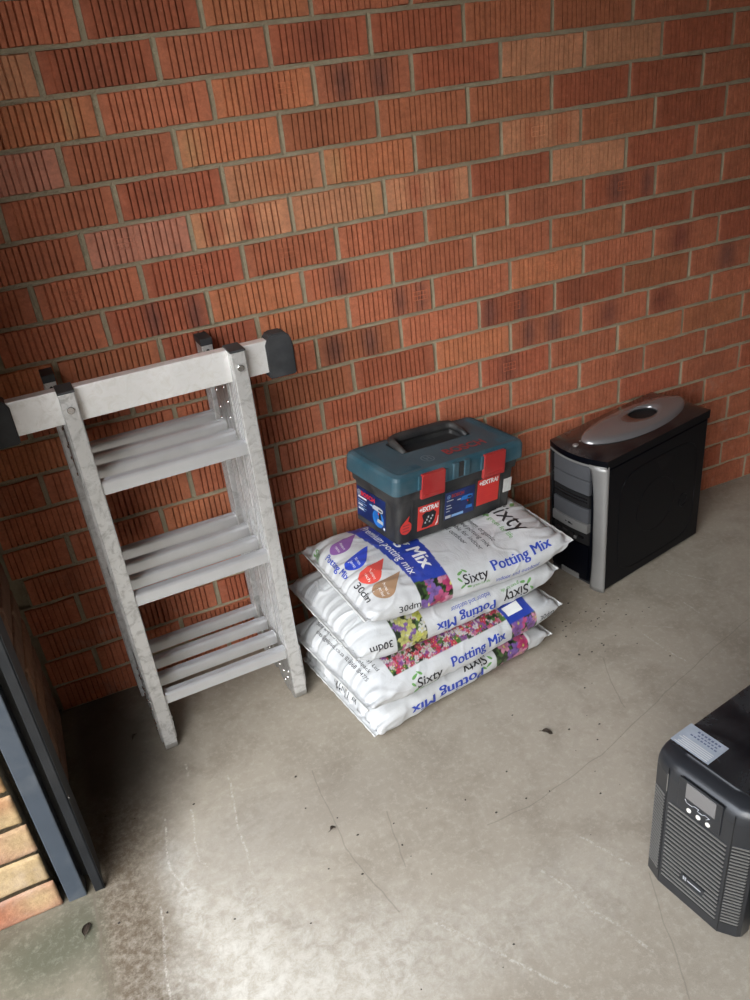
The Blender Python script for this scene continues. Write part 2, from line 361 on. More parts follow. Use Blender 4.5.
BLOT = [(17,1.5,.5,.3,.3,(.30,.095,.055)),(17,3.5,.5,.5,.3,(.26,.08,.05)),(16,4,.28,.5,.14,PURP),(16,4,.66,.5,.16,PURP),(18,2,.4,.5,.3,(.32,.10,.055)),(16,1,.75,.5,.1,YELL),
 (15,2.5,.12,.5,.16,YELL),(14,4,.1,.5,.15,YELL),(14,3,.5,.5,.4,ORNG),(13,2.5,.2,.5,.12,REDS),(13,2.5,.55,.5,.12,REDS),(13,2.5,.05,.5,.08,YELL),(13,3.5,.9,.5,.15,YELL),(13,4.5,.35,.5,.12,REDS),(13,4.5,.7,.5,.14,REDS),
 (14,6,.75,.5,.16,BRWN),(14,6,.35,.5,.12,BRWN),(12,7,.45,.5,.16,PURP),(12,7,.9,.5,.14,PURP),(11,1.5,.45,.5,.1,PURP),(11,1.5,.85,.4,.1,PURP),(11,3.5,.4,.5,.16,PURP),(10,4,.6,.5,.12,PURP),(10,4,.85,.5,.1,PURP),
 (9,3.5,.2,.5,.16,PURP),(9,3.5,.62,.5,.14,PURP),(9,5.5,.12,.5,.16,PURP),(9,5.5,.55,.4,.12,PURP),(8,6,.25,.5,.12,PURP),(8,6,.6,.5,.14,PURP),(10,8,.4,.5,.2,(.2,.06,.045)),(9,8.5,.6,.5,.2,PURP),(8,7,.4,.5,.2,(.2,.07,.05)),
 (7,5.5,.4,.5,.2,(.2,.07,.05)),(11,5.5,.3,.5,.2,BRWN),(8,8,.2,.5,.3,(.2,.06,.04)),(6,1,.3,.5,.3,DEEP),(15,6.5,.2,.5,.3,DEEP),(3,-.5,.6,.5,.3,DEEP),(16,3,.5,.5,.2,REDS)]
STAMP = {(13,1.5):.35,(12,1):.35,(12,2):.55,(12,3):.45,(14,6):.45,(14,7):.45,(10,4):.85,(9,5.5):.45,(10,6):.55,(16,3):.7,(7,5.5):.4,(12,7):.55}
def wall_back():
    H = 2.6; nrow = int(H/PITCH)+1; XR = 4.5
    Vs = []; Fs = []; Cs = []; MF = []; base = 0; r = np.random.default_rng(3)
    for i in range(nrow):
        off = ROWOFF[i] if i < 18 else r.normal(0, .006); par = 0 if i % 2 == 0 else .5
        ks = [k+par for k in range(-1, 21)]
        per = {k: k*L0+off+(r.normal(0, .0015)) for k in ks}
        z0 = i*PITCH+.0060; z1 = (i+1)*PITCH-.0060
        for k in ks[:-1]:
            x0 = per[k]+.0070; x1 = per[k+1]-.0070
            if x1 < XL+.03 or x0 > XR: continue
            x0 = max(x0, XL+.006)
            w = x1-x0; d0 = r.normal(0, .0009)
            rim = .0022
            xs = [x0-rim, x0]; dp = [None, 0.]; jit = r.normal(0, .0004)
            if x0 < 3.1:
                g = per[k]+.0070+.021+jit
                while g < x1-.016:
                    if g > x0+.008:
                        dd = r.uniform(.0055, .0095) if r.random() > .04 else .0015
                        hw = r.uniform(.0014, .0022); m_ = r.uniform(-.25, .25)*hw
                        xs += [g-hw, g-hw*.55, g+hw*.45, g+hw]; dp += [0., -dd, -dd, 0.]
                    g += .0133+r.normal(0, .0003)
                    
            xs += [x1, x1+rim]; dp += [0., None]
            nx = len(xs); zr = [0, .018, .06, .27, .5, .73, .93, .985, 1.]
            zs = [z0-rim]+[z0+(z1-z0)*t for t in zr]+[z1+rim]; nz = len(zs)
            xs = np.array(xs); zz = np.array(zs)
            X, Z = np.meshgrid(xs, zz, indexing='ij')
            D = np.zeros_like(X)
            for a in range(nx):
                if dp[a] is None: D[a, :] = -.0085
                else:
                    D[a, :] = dp[a]; D[a, 0] = D[a, -1] = -.0085
                    if dp[a] < 0: D[a, 1] *= .35; D[a, -2] *= .2; D[a,-3] *= r.uniform(.7, 1.)
            D[[0,-1],:] = -.0085
            # rounded corners, ragged edges
            Xj = X.copy(); Zj = Z.copy()
            Zj[:, [0,1]] += (np.sin(X[:, [0,1]]*60+i*2.+k)*.0006 + r.normal(0, .00035, (nx,1)))
            Zj[:, [-1,-2]] += (np.sin(X[:, [-1,-2]]*50+i*3.+k)*.0006 + r.normal(0, .00035, (nx,1)))
            tilt = r.normal(0, .0012); Zj += (X-x0-w/2)/w*tilt
            lean = r.normal(0, .0008); Xj += (Z-z0-.037)/.074*lean
            D += d0
            # maker's stamp: shallow crossing bars
            V = np.stack([Xj.ravel(), -D.ravel(), Zj.ravel()], 1)
            col = np.array(OVR.get((i, k), NORM if r.random() > .35 else [DEEP, ORNG, BRWN, REDS, NORM, DEEP][r.integers(6)]), float)
            falloff = min(1, max(0, (x0-1.0)/1.0))
            col = col*(1-falloff*.12)*r.uniform(.88, 1.1)  # bricks darken to the right: light falloff put into their colour
            C = np.tile(col, (nx*nz, 1))
            u = (X.ravel()-per[k])/(per[k+1]-per[k]); vv = (Z.ravel()-z0)/(z1-z0)
            for bi, bk, fu, fv, rad, bc in BLOT:
                if bi == i and abs(bk-k) < .1:
                    q = np.exp(-((u-fu)/rad)**2*1.6-((vv-fv)/.75)**2)[:, None]*(.72 if bc is PURP else .85)
                    C = C*(1-q)+np.array(bc)*q
            if (i, k) not in OVR and r.random() < .25 and not any(b[0]==i and abs(b[1]-k)<.1 for b in BLOT):
                q = (np.exp(-((u-r.uniform(.2,.8))/.2)**2-((vv-.5)/.6)**2)*r.uniform(.2,.5))[:, None]; C = C*(1-q)+np.array((.2,.07,.045))*q
            # lighter clay at the plain ends of a brick
            e = (np.clip((.10-np.minimum(u, 1-u))/.06, 0, 1)*.22)[:, None]; C = C*(1-e)+np.array((.52,.21,.135))*e
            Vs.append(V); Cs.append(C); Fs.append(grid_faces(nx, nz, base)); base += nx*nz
            ox0, ox1 = max(per[k], XL-.03), per[k+1]; n1 = 9; ring = []
            for (ax, az), (bx, bz), (cx_, cz_), (dx_, dz_) in (((ox0, i*PITCH), (ox1, i*PITCH), (x0-.001, z0-.001), (x1+.001, z0-.001)), ((ox1, i*PITCH), (ox1, (i+1)*PITCH), (x1+.001, z0-.001), (x1+.001, z1+.001)),
                                                     ((ox1, (i+1)*PITCH), (ox0, (i+1)*PITCH), (x1+.001, z1+.001), (x0-.001, z1+.001)), ((ox0, (i+1)*PITCH), (ox0, i*PITCH), (x0-.001, z1+.001), (x0-.001, z0-.001))):
                for t in np.linspace(0, 1, n1):
                    ring.append((ax+(bx-ax)*t, .0052, az+(bz-az)*t)); ring.append((cx_+(dx_-cx_)*t, .0036+.0012*math.sin(37*(ax+(bx-ax)*t)+i*1.3)+.0006*math.sin(91*(az+ax)+k*5+t*7), cz_+(dz_-cz_)*t))
            ring = np.array(ring); fr = []
            for q4 in range(4):
                for t in range(n1-1):
                    a_ = base+q4*2*n1+2*t; fr.append([a_, a_+2, a_+3, a_+1])
            MF.append(np.array(fr)); Vs.append(ring); Cs.append(np.tile([.2,.17,.12], (len(ring), 1))); base += len(ring)
            if (i, k) in STAMP:
                cu = per[k]+STAMP[(i, k)]*L0; cz = z0+.040
                for t in range(-2, 3):
                    for hh in ((cu+t*.008, cz-.010, .0011, .020),):
                        pass
                bars = [(cu-.019, cu+.019, cz+o_-.0010, cz+o_+.0010) for o_ in (-.011, 0., .011)] + [(cu+t*.0095-.0009, cu+t*.0095+.0009, cz-.011, cz+.011) for t in (-2,-1,0,1,2)]
                for a0, a1, b0, b1 in bars:
                    q = np.array([[a0,.0002,b0],[a1,.0002,b0],[a1,.0002,b1],[a0,.0002,b1],[a0+.0005,-.0015-d0,b0+.0005],[a1-.0005,-.0015-d0,b0+.0005],[a1-.0005,-.0015-d0,b1-.0005],[a0+.0005,-.0015-d0,b1-.0005]])
                    Vs.append(q); Cs.append(np.tile(col*1.1, (8,1))); Fs.append(np.array([[4,5,6,7],[0,1,5,4],[1,2,6,5],[2,3,7,6],[3,0,4,7]])+base); base += 8
    V = np.concatenate(Vs); F = np.concatenate(Fs); C = np.concatenate(Cs)
    nb = len(F); F = np.concatenate([F]+MF); nmf = len(F)-nb
    # mortar bed: one slab behind the brick faces
    y0, y1 = .016, .22
    q = np.array([[XL-.12,y0,-.02],[4.6,y0,-.02],[4.6,y0,H],[XL-.12,y0,H],[XL-.12,y1,-.02],[4.6,y1,-.02],[4.6,y1,H],[XL-.12,y1,H]])
    V = np.concatenate([V, q]); C = np.concatenate([C, np.tile([.2,.17,.12], (8,1))])
    F = np.concatenate([F, np.array([[0,1,2,3],[5,4,7,6],[4,0,3,7],[1,5,6,2],[3,2,6,7],[4,5,1,0]])+base])
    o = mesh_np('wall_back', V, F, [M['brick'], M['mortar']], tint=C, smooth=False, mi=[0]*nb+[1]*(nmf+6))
    return struct(o)
wall_back()

def smooth_bricks(name, T, rows, cols, mats, thick, zoff=0., end_in=0., mrt=.010, dep=.007):
    """plain stretcher wall. rows: list of (z0,z1); cols(i)-> list of (u0,u1,colour). T maps (u, n, z)"""
    Vs = []; Fs = []; Cs = []; base = 0; r = np.random.default_rng(5)
    umin = 1e9; umax = -1e9
    for i, (z0, z1) in enumerate(rows):
        for u0, u1, col in cols(i):
            umin = min(umin, u0); umax = max(umax, u1)
            nx, nz = 26, 10; rad = .0045
            s = np.linspace(0, 1, nx); t = np.linspace(0, 1, nz)
            s = .5-.5*np.cos(PI*s); t = .5-.5*np.cos(PI*t)
            U = u0+(u1-u0)*s[:, None]+0*t[None]; Z = z0+(z1-z0)*t[None]+0*s[:, None]
            e = np.minimum(np.minimum(U-u0, u1-U), np.minimum(Z-z0, z1-Z))
            D = -dep*np.clip(1-e/rad, 0, 1)**2.4*1.0
            D += (r.normal(0, .0004, D.shape))
            ph = r.uniform(0, 6)
            Z = Z+np.sin(U*35+ph)*.0015*(np.abs(t[None]-.5)*2)
            V = np.stack([U.ravel(), D.ravel(), Z.ravel()], 1)
            C = np.tile(np.array(col[0], float), (V.shape[0], 1))
            for fu, fv, ru, rv, bc, am in col[1]:
                q = (np.exp(-(((V[:,0]-u0)/(u1-u0)-fu)/ru)**2-(((V[:,2]-z0)/(z1-z0)-fv)/rv)**2)*am)[:, None]; C = C*(1-q)+np.array(bc)*q
            Vs.append(V); Cs.append(C); Fs.append(grid_faces(nx, nz, base)); base += nx*nz
    V = np.concatenate(Vs); F = np.concatenate(Fs); C = np.concatenate(Cs); nb = len(F)
    za, zb = rows[0][0]-.01, rows[-1][1]+.02
    u0, u1 = umin-.004, umax-end_in
    q = np.array([[u0,-dep,za],[u1,-dep,za],[u1,-dep,zb],[u0,-dep,zb],[u0,-thick,za],[u1,-thick,za],[u1,-thick,zb],[u0,-thick,zb]])
    V = np.concatenate([V, q]); C = np.concatenate([C, np.tile([.2,.17,.12], (8,1))])
    F = np.concatenate([F, np.array([[0,1,2,3],[5,4,7,6],[4,0,3,7],[1,5,6,2],[3,2,6,7],[4,5,1,0]])+base])
    V = np.array([T @ Vector(p) for p in V])
    return struct(mesh_np(name, V, F, mats, tint=C, smooth=True, mi=[0]*nb+[1]*6))

# return wall beside the door (x = XL plane, seen from inside): u runs towards the corner
BR = (.17,.105,.068)
def left_cols(i):
    c = [((.34,.20,.135), []), ((.27,.165,.115), []), ((.32,.21,.145), []), ((.36,.20,.125), [])]
    if i % 2 == 0: e = [-.545, -.352, -.12, -.012]
    else: e = [-.545, -.468, -.236, -.012]
    return [(e[j]+.005, e[j+1]-.005, c[(i*3+j) % 4]) for j in range(3)]
rows = [(i*PITCH+.005, (i+1)*PITCH-.005) for i in range(30)]
# u -> world y, n -> world +x
smooth_bricks('wall_left', Matrix(((0,1,0,XL),(1,0,0,0),(0,0,1,0),(0,0,0,1))), rows, left_cols, [M['face'], M['darkmortar']], .11, end_in=-.030)

# cream face-brick pier beside the roll-up door track (plane y = -.6)
CREAM = (.43,.32,.175); CR2 = (.40,.265,.125); PNK = (.37,.19,.13); RUST = (.34,.12,.058)
def pier_cols(i):
    base = [(PNK, [(.35,.5,.35,.4,RUST,.8),(.85,.6,.2,.5,CREAM,.9),(.0,.3,.1,.6,CREAM,.7)]), (CREAM, [(.3,.4,.3,.4,CR2,.6),(.6,.6,.3,.4,(.45,.35,.21),.6)]),
            ((.39,.225,.15), [(.4,.5,.25,.5,(.35,.155,.105),.8),(.9,.6,.2,.6,CREAM,.9),(.1,.7,.2,.4,CREAM,.5)]), (CREAM, [(.92,.8,.12,.3,RUST,.55),(.5,.5,.3,.4,(.45,.34,.19),.5)]),
            ((.41,.27,.115), [(.8,.5,.12,.6,RUST,.7),(.6,.5,.3,.6,CREAM,.6),(.95,.3,.06,.3,(.2,.09,.07),.5)]), (CREAM, []), (CR2, []), (CREAM, [])][i % 8]
    x1 = [-.060,-.064,-.062,-.066,-.068,-.064,-.062,-.066][i % 8]
    w = .222 if i % 2 == 0 else .300
    return [(x1-w-.01-.222, x1-w-.01, (CREAM, [])), (x1-w, x1, base)]
rows = [(i*PITCH+.000, (i+1)*PITCH-.0105) for i in range(30)]
smooth_bricks('wall_front', Matrix(((1,0,0,0),(0,-1,0,-.6),(0,0,1,0),(0,0,0,1))), rows, pier_cols, [M['face'], M['darkmortar']], .10, end_in=.008, dep=.0045)

def plain_box(name, lo, hi, m):
    b = MB(); b.box(lo, hi, m); return struct(b.build(name))
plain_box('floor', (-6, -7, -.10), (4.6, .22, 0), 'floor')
plain_box('ceiling', (-.5, -4.8, 2.55), (4.6, .22, 2.65), 'ceil')
plain_box('wall_right', (4.5, -4.8, 0), (4.6, .0045, 2.55), 'plainbrick')
plain_box('wall_rear', (-.13, -4.8, 0), (4.5, -4.65, 2.55), 'plainbrick')
plain_box('wall_lintel', (-.20, -4.65, 2.22), (-.09, -.70, 2.55), 'plainbrick')
plain_box('wall_nib', (-.30, -4.65, 0), (-.09, -3.15, 2.30), 'plainbrick')  # unseen far jamb, widened to cut the skylight reaching the right

# steel jamb post
b = MB(); b.box((-.049,-.600,0), (-.0125,-.560,2.12), 'steel', .0025)
struct(b.build('trim_1'))
# dark door track: front flange facing the room, return web and the long side plate
b = MB()
b.box((.004,-.600,.0), (.0232,-.5965,2.12), 'darksteel', .0008)
b.prism([(-.600,.0),(-.600,2.12),(-.530,2.12),(-.530,.09),(-.548,.03)], 0, .0205, .0235, 'darksteel')
b.box((-.0125,-.566,.02), (.0205,-.562,2.12), 'darksteel')
b.cyl((.0240,-.595,.27), .0035, .003, 'chrome', axis=0, seg=12)
struct(b.build('trim_2'))

# ------------------------------------------------------------------ ladder
LU = .045
RL = Matrix.Rotation(LU, 3, 'Z') @ Matrix.Rotation(.005, 3, 'Y')
lad = thing('folding_ladder', 'folded aluminium multi-section ladder with a stabiliser bar, leaning against the grooved brick wall', 'ladder', (.219,-.292,0), RL)
def stringer_prof(u0, u1, d0, d1):
    return [(u0,d0),(u1,d0),(u1,d1),(u0,d1)]
PITD = .070
tops = [.948, .885, .880, .922]
for s in range(4):
    d0 = s*PITD; d1 = d0+.053
    for side in (0, 1):
        if side == 0: u0, u1 = ((-.004,.027) if s < 3 else (-.017,.008))
        else: u0, u1 = ((.338,.370) if s < 3 else (.328,.354))
        b = MB(); bot = .028
        # channel section open towards the rungs' outer side: tube with thin lips
        b.box((u0,d0,bot), (u1,d1,tops[s]), 'alu', .0022)
        for zc in (.14,.43,.715):      # flared rung ends pressed through the stringer
            b.cyl(((u1+.0008) if side else (u0-.0008), (d0+d1)/2, zc+.018), .013, .002, 'zinc', axis=0, seg=16)
        # three shallow ribs along the flat side
        for q in (.014,.028,.042):
            uu = u0-.0004 if side == 0 else u1+.0004
            b.box((min(uu, uu+.0012)-.0006, d0+q-.001, .05), (max(uu, uu+.0012)-.0004, d0+q+.001, tops[s]-.03), 'alu')
            ui = u1 if side == 0 else u0
            b.box((ui-.0012, d0+q-.001, .05), (ui+.0012, d0+q+.001, tops[s]-.03), 'alurung')
        if s == 3: b.cyl(((u0+u1)/2, d0-.0004, .898), .0035, .002, 'hole', axis=1, seg=14)
        st = b.build('stringer', lad)
        b = MB(); uc = (u0+u1)/2
        b.box((u0-.001, d0-.001, tops[s]-(.0 if s < 3 else .012)), (u1+.001, d1+.001, tops[s]+.0045), 'blackrub', .0012)
        b.build('end_cap', st)
    for zc in (.145,.435,.718):
        b = MB(); a = d0+.006; c = d0+.030
        prof = [(a,zc),(c,zc),(c,zc+.026),(c-.002,zc+.029),(a+.006,zc+.031),(a+.0025,zc+.0295),(a,zc+.026)]
        b.prism(prof, 0, .0265, .3385, 'alurung', .0012)
        for q in range(3): b.box((.028, a+.009+q*.005, zc+.0285), (.337, a+.0102+q*.005, zc+.0312-q*.0004), 'alurung')
        b.build('rung', lad)
# hinges: flat plates with rounded ends along the stringers' flanks, joining neighbours at the foot and head
def hinge(d_a, d_b, z, up):
    for u in (-.006, .0285, .3365, .3715):
        b = MB(); n = 20; out = []
        sgn = 1 if up else -1
        R = (d_b-d_a)/2; c = (d_a+d_b)/2
        for k in range(n+1):
            t = PI*k/n; out.append((c-R*math.cos(t), z+sgn*R*.9*math.sin(t)))
        out += [(d_b, z-sgn*.11), (c+.006, z-sgn*.12), (c, z-sgn*.02), (c-.006, z-sgn*.12), (d_a, z-sgn*.11)]
        b.prism(out, 0, u-.0012, u+.0012, 'zinc')
        for (q, zz) in ((d_a+.014, -.03), (d_a+.02, -.07), (d_a+.012,-.10), (d_b-.014, -.03), (d_b-.02,-.07), (d_b-.012,-.10), (c, .03), (c-.03,.0),(c+.03,.0),(c,-.0)):
            b.cyl((u, q, z+sgn*zz), .0034, .008, 'chrome', axis=0, seg=10)
        b.build('hinge', lad)
hinge(.002, 2*PITD-.018, .064, False); hinge(2*PITD+.002, 4*PITD-.018, .064, False); hinge(PITD+.004, 3*PITD-.018, .845, True)
# rounded foot discs inside each front stringer foot
for s in range(4):
    for u0, u1 in ((-.0035,.0265), (.3385,.3695)):
        b = MB(); n = 14; d0 = s*PITD; w = .028
        pts = [(d0+w-w*math.cos(PI*k/n), .030-.030*math.sin(PI*k/n)) for k in range(n+1)]
        b.prism(pts, 0, u0, u1, 'zinc', .001); b.build('foot', lad)
# stabiliser bar and its caps
b = MB(); b.box((-.110,.024,.880), (.432,.050,.950), 'aluplate', .002)
sbar = b.build('stabiliser_bar', lad)
for a, c in ((.420,.480), (-.151,-.092)):
    b = MB(); sg = 1 if a > 0 else -1
    o = [(a,.866),(a,.940),(a+.008,.956),(a+.016,.961),(c-.014,.961),(c-.003,.950),(c,.932),(c,.866)] if sg > 0 else [(c,.866),(c,.940),(c-.008,.956),(c-.016,.961),(a+.014,.961),(a+.003,.950),(a,.932),(a,.866)]
    b.prism(o, 1, .017, .058, 'blackrub', .003); b.build('bar_cap', sbar)
for u in (.0115,.354):
    b = MB(); b.cyl((u,-.002,.915), .0072, .006, 'chrome', axis=1, seg=18, bev=.001); b.build('bolt', sbar)

#BAG_BEGIN
# ------------------------------------------------------------------ potting-mix sacks
def vnoise(x, y, seed):
    """smooth value noise on arrays"""
    r = np.random.default_rng(seed); G = r.uniform(-1, 1, (64, 64))
    xi = np.floor(x).astype(int); yi = np.floor(y).astype(int); fx = x-xi; fy = y-yi
    fx = fx*fx*(3-2*fx); fy = fy*fy*(3-2*fy)
    g = lambda a, b: G[a % 64, b % 64]
    return (g(xi,yi)*(1-fx)+g(xi+1,yi)*fx)*(1-fy)+(g(xi,yi+1)*(1-fx)+g(xi+1,yi+1)*fx)*fy
class Sack:
    def __init__(s, L, W, T, seed, drop=(0,0), D=.11, bend=0., nx=250, npp=300, endw=1.0, flat=0.):
        s.L, s.W, s.T = L, W, T; s.per = 2*W    # perimeter
        X = np.linspace(-L/2, L/2, nx); s.X = X
        P = np.linspace(-W, W, npp); s.P = P
        t = L/2-np.abs(X); fl = .014
        tt = np.clip((t-fl)/D, 0, 1); prof = np.sqrt(np.clip(1-(1-tt)**2.2, 0, 1))
        G = np.zeros((nx, npp, 3)); N = 3.0
        th = np.linspace(0, PI, 721)
        for i in range(nx):
            b = .0016+(T/2-.0016)*prof[i]; a = W/2*(1-.115*(1-prof[i]))-.5*b
            px = a*np.abs(np.sin(th))**(2/N); pz = b*np.sign(np.cos(th))*np.abs(np.cos(th))**(2/N)
            if prof[i] < .02: px = a*np.sin(th)
            sl = np.concatenate([[0], np.cumsum(np.hypot(np.diff(px), np.diff(pz)))]); sl *= W/sl[-1]
            ap = np.abs(P); xx = np.interp(ap, sl, px)*np.sign(P); zz = np.interp(ap, sl, pz)
            # ends sit low: the seam lies in the lower third
            low = (1-prof[i])
            mid = -.08*T*low
            side = X[i]/(L/2)
            u = max(0, -side); v = max(0, side)
            mid -= drop[0]*np.clip((u-.35)/.65, 0, 1)**1.6+drop[1]*np.clip((v-.35)/.65, 0, 1)**1.6
            mid -= bend*prof[i]*(xx/(W/2))**2
            if zz is not None: zz = np.where(zz < 0, zz*(1-flat*0), zz)
            G[i, :, 0] = X[i]; G[i, :, 1] = -xx; G[i, :, 2] = zz+mid
        # surface normals, then wrinkles along them
        for it in range(1):
            Nn = s.normals(G)
            XX, PP = np.meshgrid(X, P, indexing='ij'); T_ = np.tile(t[:, None], (1, npp))
            PPw = np.abs(PP)   # keeps the join line closed
            e = np.exp(-np.clip(T_-fl, 0, 9)/.085)
            fan = vnoise(PP*75+vnoise(XX*12, PP*8, seed+5)*2., XX*7+9, seed)*e
            fan2 = vnoise(PP*34+vnoise(XX*9, PP*5, seed+9)*2., XX*5, seed+1)*e
            big = vnoise(XX*11+3, PP*11, seed+2); med = vnoise(XX*26+vnoise(XX*9,PP*9,seed+7)*1.5, PP*22, seed+3)
            cr = 1-np.abs(vnoise(XX*14+PP*9, PP*16-XX*6, seed+4)); cr = np.clip(cr-.80, 0, 1)/.2
            edge = np.exp(-((np.abs(PP)-W*.5)/(.10))**2)
            strn = vnoise(XX*60+PP*30, PP*14, seed+6)*edge*.6
            A = .0048*fan+.0055*fan2+.0022*big+.0012*med+.0024*cr*(.4+e)+.0016*strn
            up = np.where(np.abs(PP) < W*.60, 1., .25); A = A*up
            A *= np.clip(T_/.02, .15, 1)
            jn = np.clip((W-np.abs(PP))/.03, 0, 1); A *= jn
            G = G+Nn*A[..., None]
        s.G = G; s.Nn = s.normals(G)
    def normals(s, G):
        du = np.gradient(G, axis=0); dv = np.gradient(G, axis=1); n = np.cross(dv, du)
        n /= np.linalg.norm(n, axis=2, keepdims=True)+1e-12
        c = n[:, n.shape[1]//2, 2].mean()
        return n*(1 if c > 0 else -1)
    def at(s, X, P, off=.0006):
        i = (X+s.L/2)/s.L*(len(s.X)-1); j = (P+s.W)/(2*s.W)*(len(s.P)-1)
        i = min(max(i, 0), len(s.X)-1.001); j = min(max(j, 0), len(s.P)-1.001)
        a, b = int(i), int(j); fi, fj = i-a, j-b
        f = lambda G: G[a,b]*(1-fi)*(1-fj)+G[a+1,b]*fi*(1-fj)+G[a,b+1]*(1-fi)*fj+G[a+1,b+1]*fi*fj
        return Vector(f(s.G)+f(s.Nn)*off)
SACKS = [   # L, W(flat), T, centre, rot z, pitch(y), roll(x), seed, drops, bend
    dict(L=.568, W=.415, T=.094, c=(.930,-.285,.047), rz=.165, ry=.00, rx=.0, seed=11, drop=(.014,.000), bend=.002),
    dict(L=.612, W=.430, T=.096, c=(.933,-.292,.137), rz=.180, ry=.02, rx=.0, seed=23, drop=(.002,-.008), bend=.013),
    dict(L=.605, W=.425, T=.096, c=(.952,-.245,.224), rz=.120, ry=.045, rx=.0, seed=37, drop=(.000,-.022), bend=.016),
    dict(L=.600, W=.412, T=.096, c=(.995,-.252,.304), rz=.085, ry=.085, rx=.0, seed=51, drop=(.000,-.036), bend=.013)]
def sack_matrix(d): 
    return Matrix.Translation(d['c']) @ (Matrix.Rotation(d['rz'], 3, 'Z') @ Matrix.Rotation(d['ry'], 3, 'Y') @ Matrix.Rotation(d['rx'], 3, 'X')).to_4x4()
#BAG_END
WHITE = np.array((.56,.575,.585)); BLUE = np.array((.025,.055,.36))
def in_poly(X, P, poly):
    r = np.zeros(X.shape, bool); n = len(poly)
    for i in range(n):
        x0, y0 = poly[i]; x1, y1 = poly[(i+1) % n]
        c = ((y0 > P) != (y1 > P)) & (X < (x1-x0)*(P-y0)/((y1-y0) if y1 != y0 else 1e-9)+x0); r ^= c
    return r
def flowers(X, P, seed, rad, pal, bg=(.016,.026,.014), dens=.8, green=True):
    r = np.random.default_rng(seed); x0, x1, p0, p1 = X.min(), X.max(), P.min(), P.max()
    C = np.tile(np.array(bg), (len(X), 1)); 
    g = vnoise(X*160, P*160, seed)[:, None]; C = np.where(g > .25, np.array((.05,.10,.03)), C)
    n = int(dens*(x1-x0)*(p1-p0)/(rad*rad))+1
    for k in range(n):
        cx, cy = r.uniform(x0, x1), r.uniform(p0, p1); R = rad*r.uniform(.55, 1.1); a0 = r.uniform(0, 6); col = np.array(pal[r.integers(len(pal))])
        d = np.hypot(X-cx, P-cy); an = np.arctan2(P-cy, X-cx)
        edge = R*(.80+.20*np.cos(5*an+a0)); m = d < edge; q = (d/edge)[m][:, None]
        c = col*(.72+.35*q)*(1-.25*(np.cos(5*an[m]+a0) < -.6))[:, None]
        c = c*.72; c = np.where(q < .22, np.array((.55,.50,.12)) if r.random() < .5 else col*.35, c); C[m] = c
    return C
PINKF = [(.62,.12,.28), (.70,.30,.42), (.30,.13,.42), (.25,.14,.45), (.55,.06,.18)]
MIXF = [(.62,.65,.12), (.70,.72,.55), (.25,.13,.40), (.60,.15,.30), (.75,.75,.70), (.60,.60,.2)]
SMALLF = [(.70,.66,.66), (.62,.05,.10), (.70,.22,.35), (.72,.70,.70), (.30,.10,.35), (.60,.08,.16), (.10,.22,.05)]
HM = {}
def settle(k, d):
    """rest the underside of a sack on whatever lies below it, and press the top flat under the toolbox"""
    mt = sack_matrix(d); A = np.array(mt.to_3x3()); t = np.array(mt.translation); W_ = k.G.reshape(-1, 3) @ A.T + t
    cell = .006; ix = np.round(W_[:,0]/cell).astype(int); iy = np.round(W_[:,1]/cell).astype(int)
    if HM:
        low = np.array([max(HM.get((a+i, b_+j), 0.) for i in (-1,0,1) for j in (-1,0,1)) for a, b_ in zip(ix, iy)])
    else: low = np.zeros(len(W_))
    W_[:,2] = np.maximum(W_[:,2], low+.0012)
    if d is SACKS[-1]:
        q = (W_-np.array(TBLOC)) @ np.array(TBROT); m = (np.abs(q[:,0]) < .196) & (np.abs(q[:,1]) < .100) & (q[:,2] > -.0012) & (q[:,2] < .06)
        q[m, 2] = -.0012; W_[m] = (q @ np.array(TBROT).T + np.array(TBLOC))[m]
    for a, b_, z in zip(ix, iy, W_[:,2]):
        if z > HM.get((a, b_), 0.): HM[(a, b_)] = z
    k.G = ((W_-t) @ A).reshape(k.G.shape); k.Nn = k.normals(k.G)
TBLOC = (1.043,-.154,.353); TBROT = Matrix.Rotation(.115, 3, 'Y') @ Matrix.Rotation(.219, 3, 'Z')
def join_into(o, o2):
    """fold the print into the sheet that carries it"""
    bm = bmesh.new(); bm.from_mesh(o.data); n0 = len(bm.faces); base = len(o.data.materials); bm.from_mesh(o2.data); bm.faces.ensure_lookup_table()
    for f in bm.faces[n0:]: f.material_index += base
    for m in o2.data.materials: o.data.materials.append(m)
    bm.to_mesh(o.data); bm.free(); me = o2.data; bpy.data.objects.remove(o2); bpy.data.meshes.remove(me)
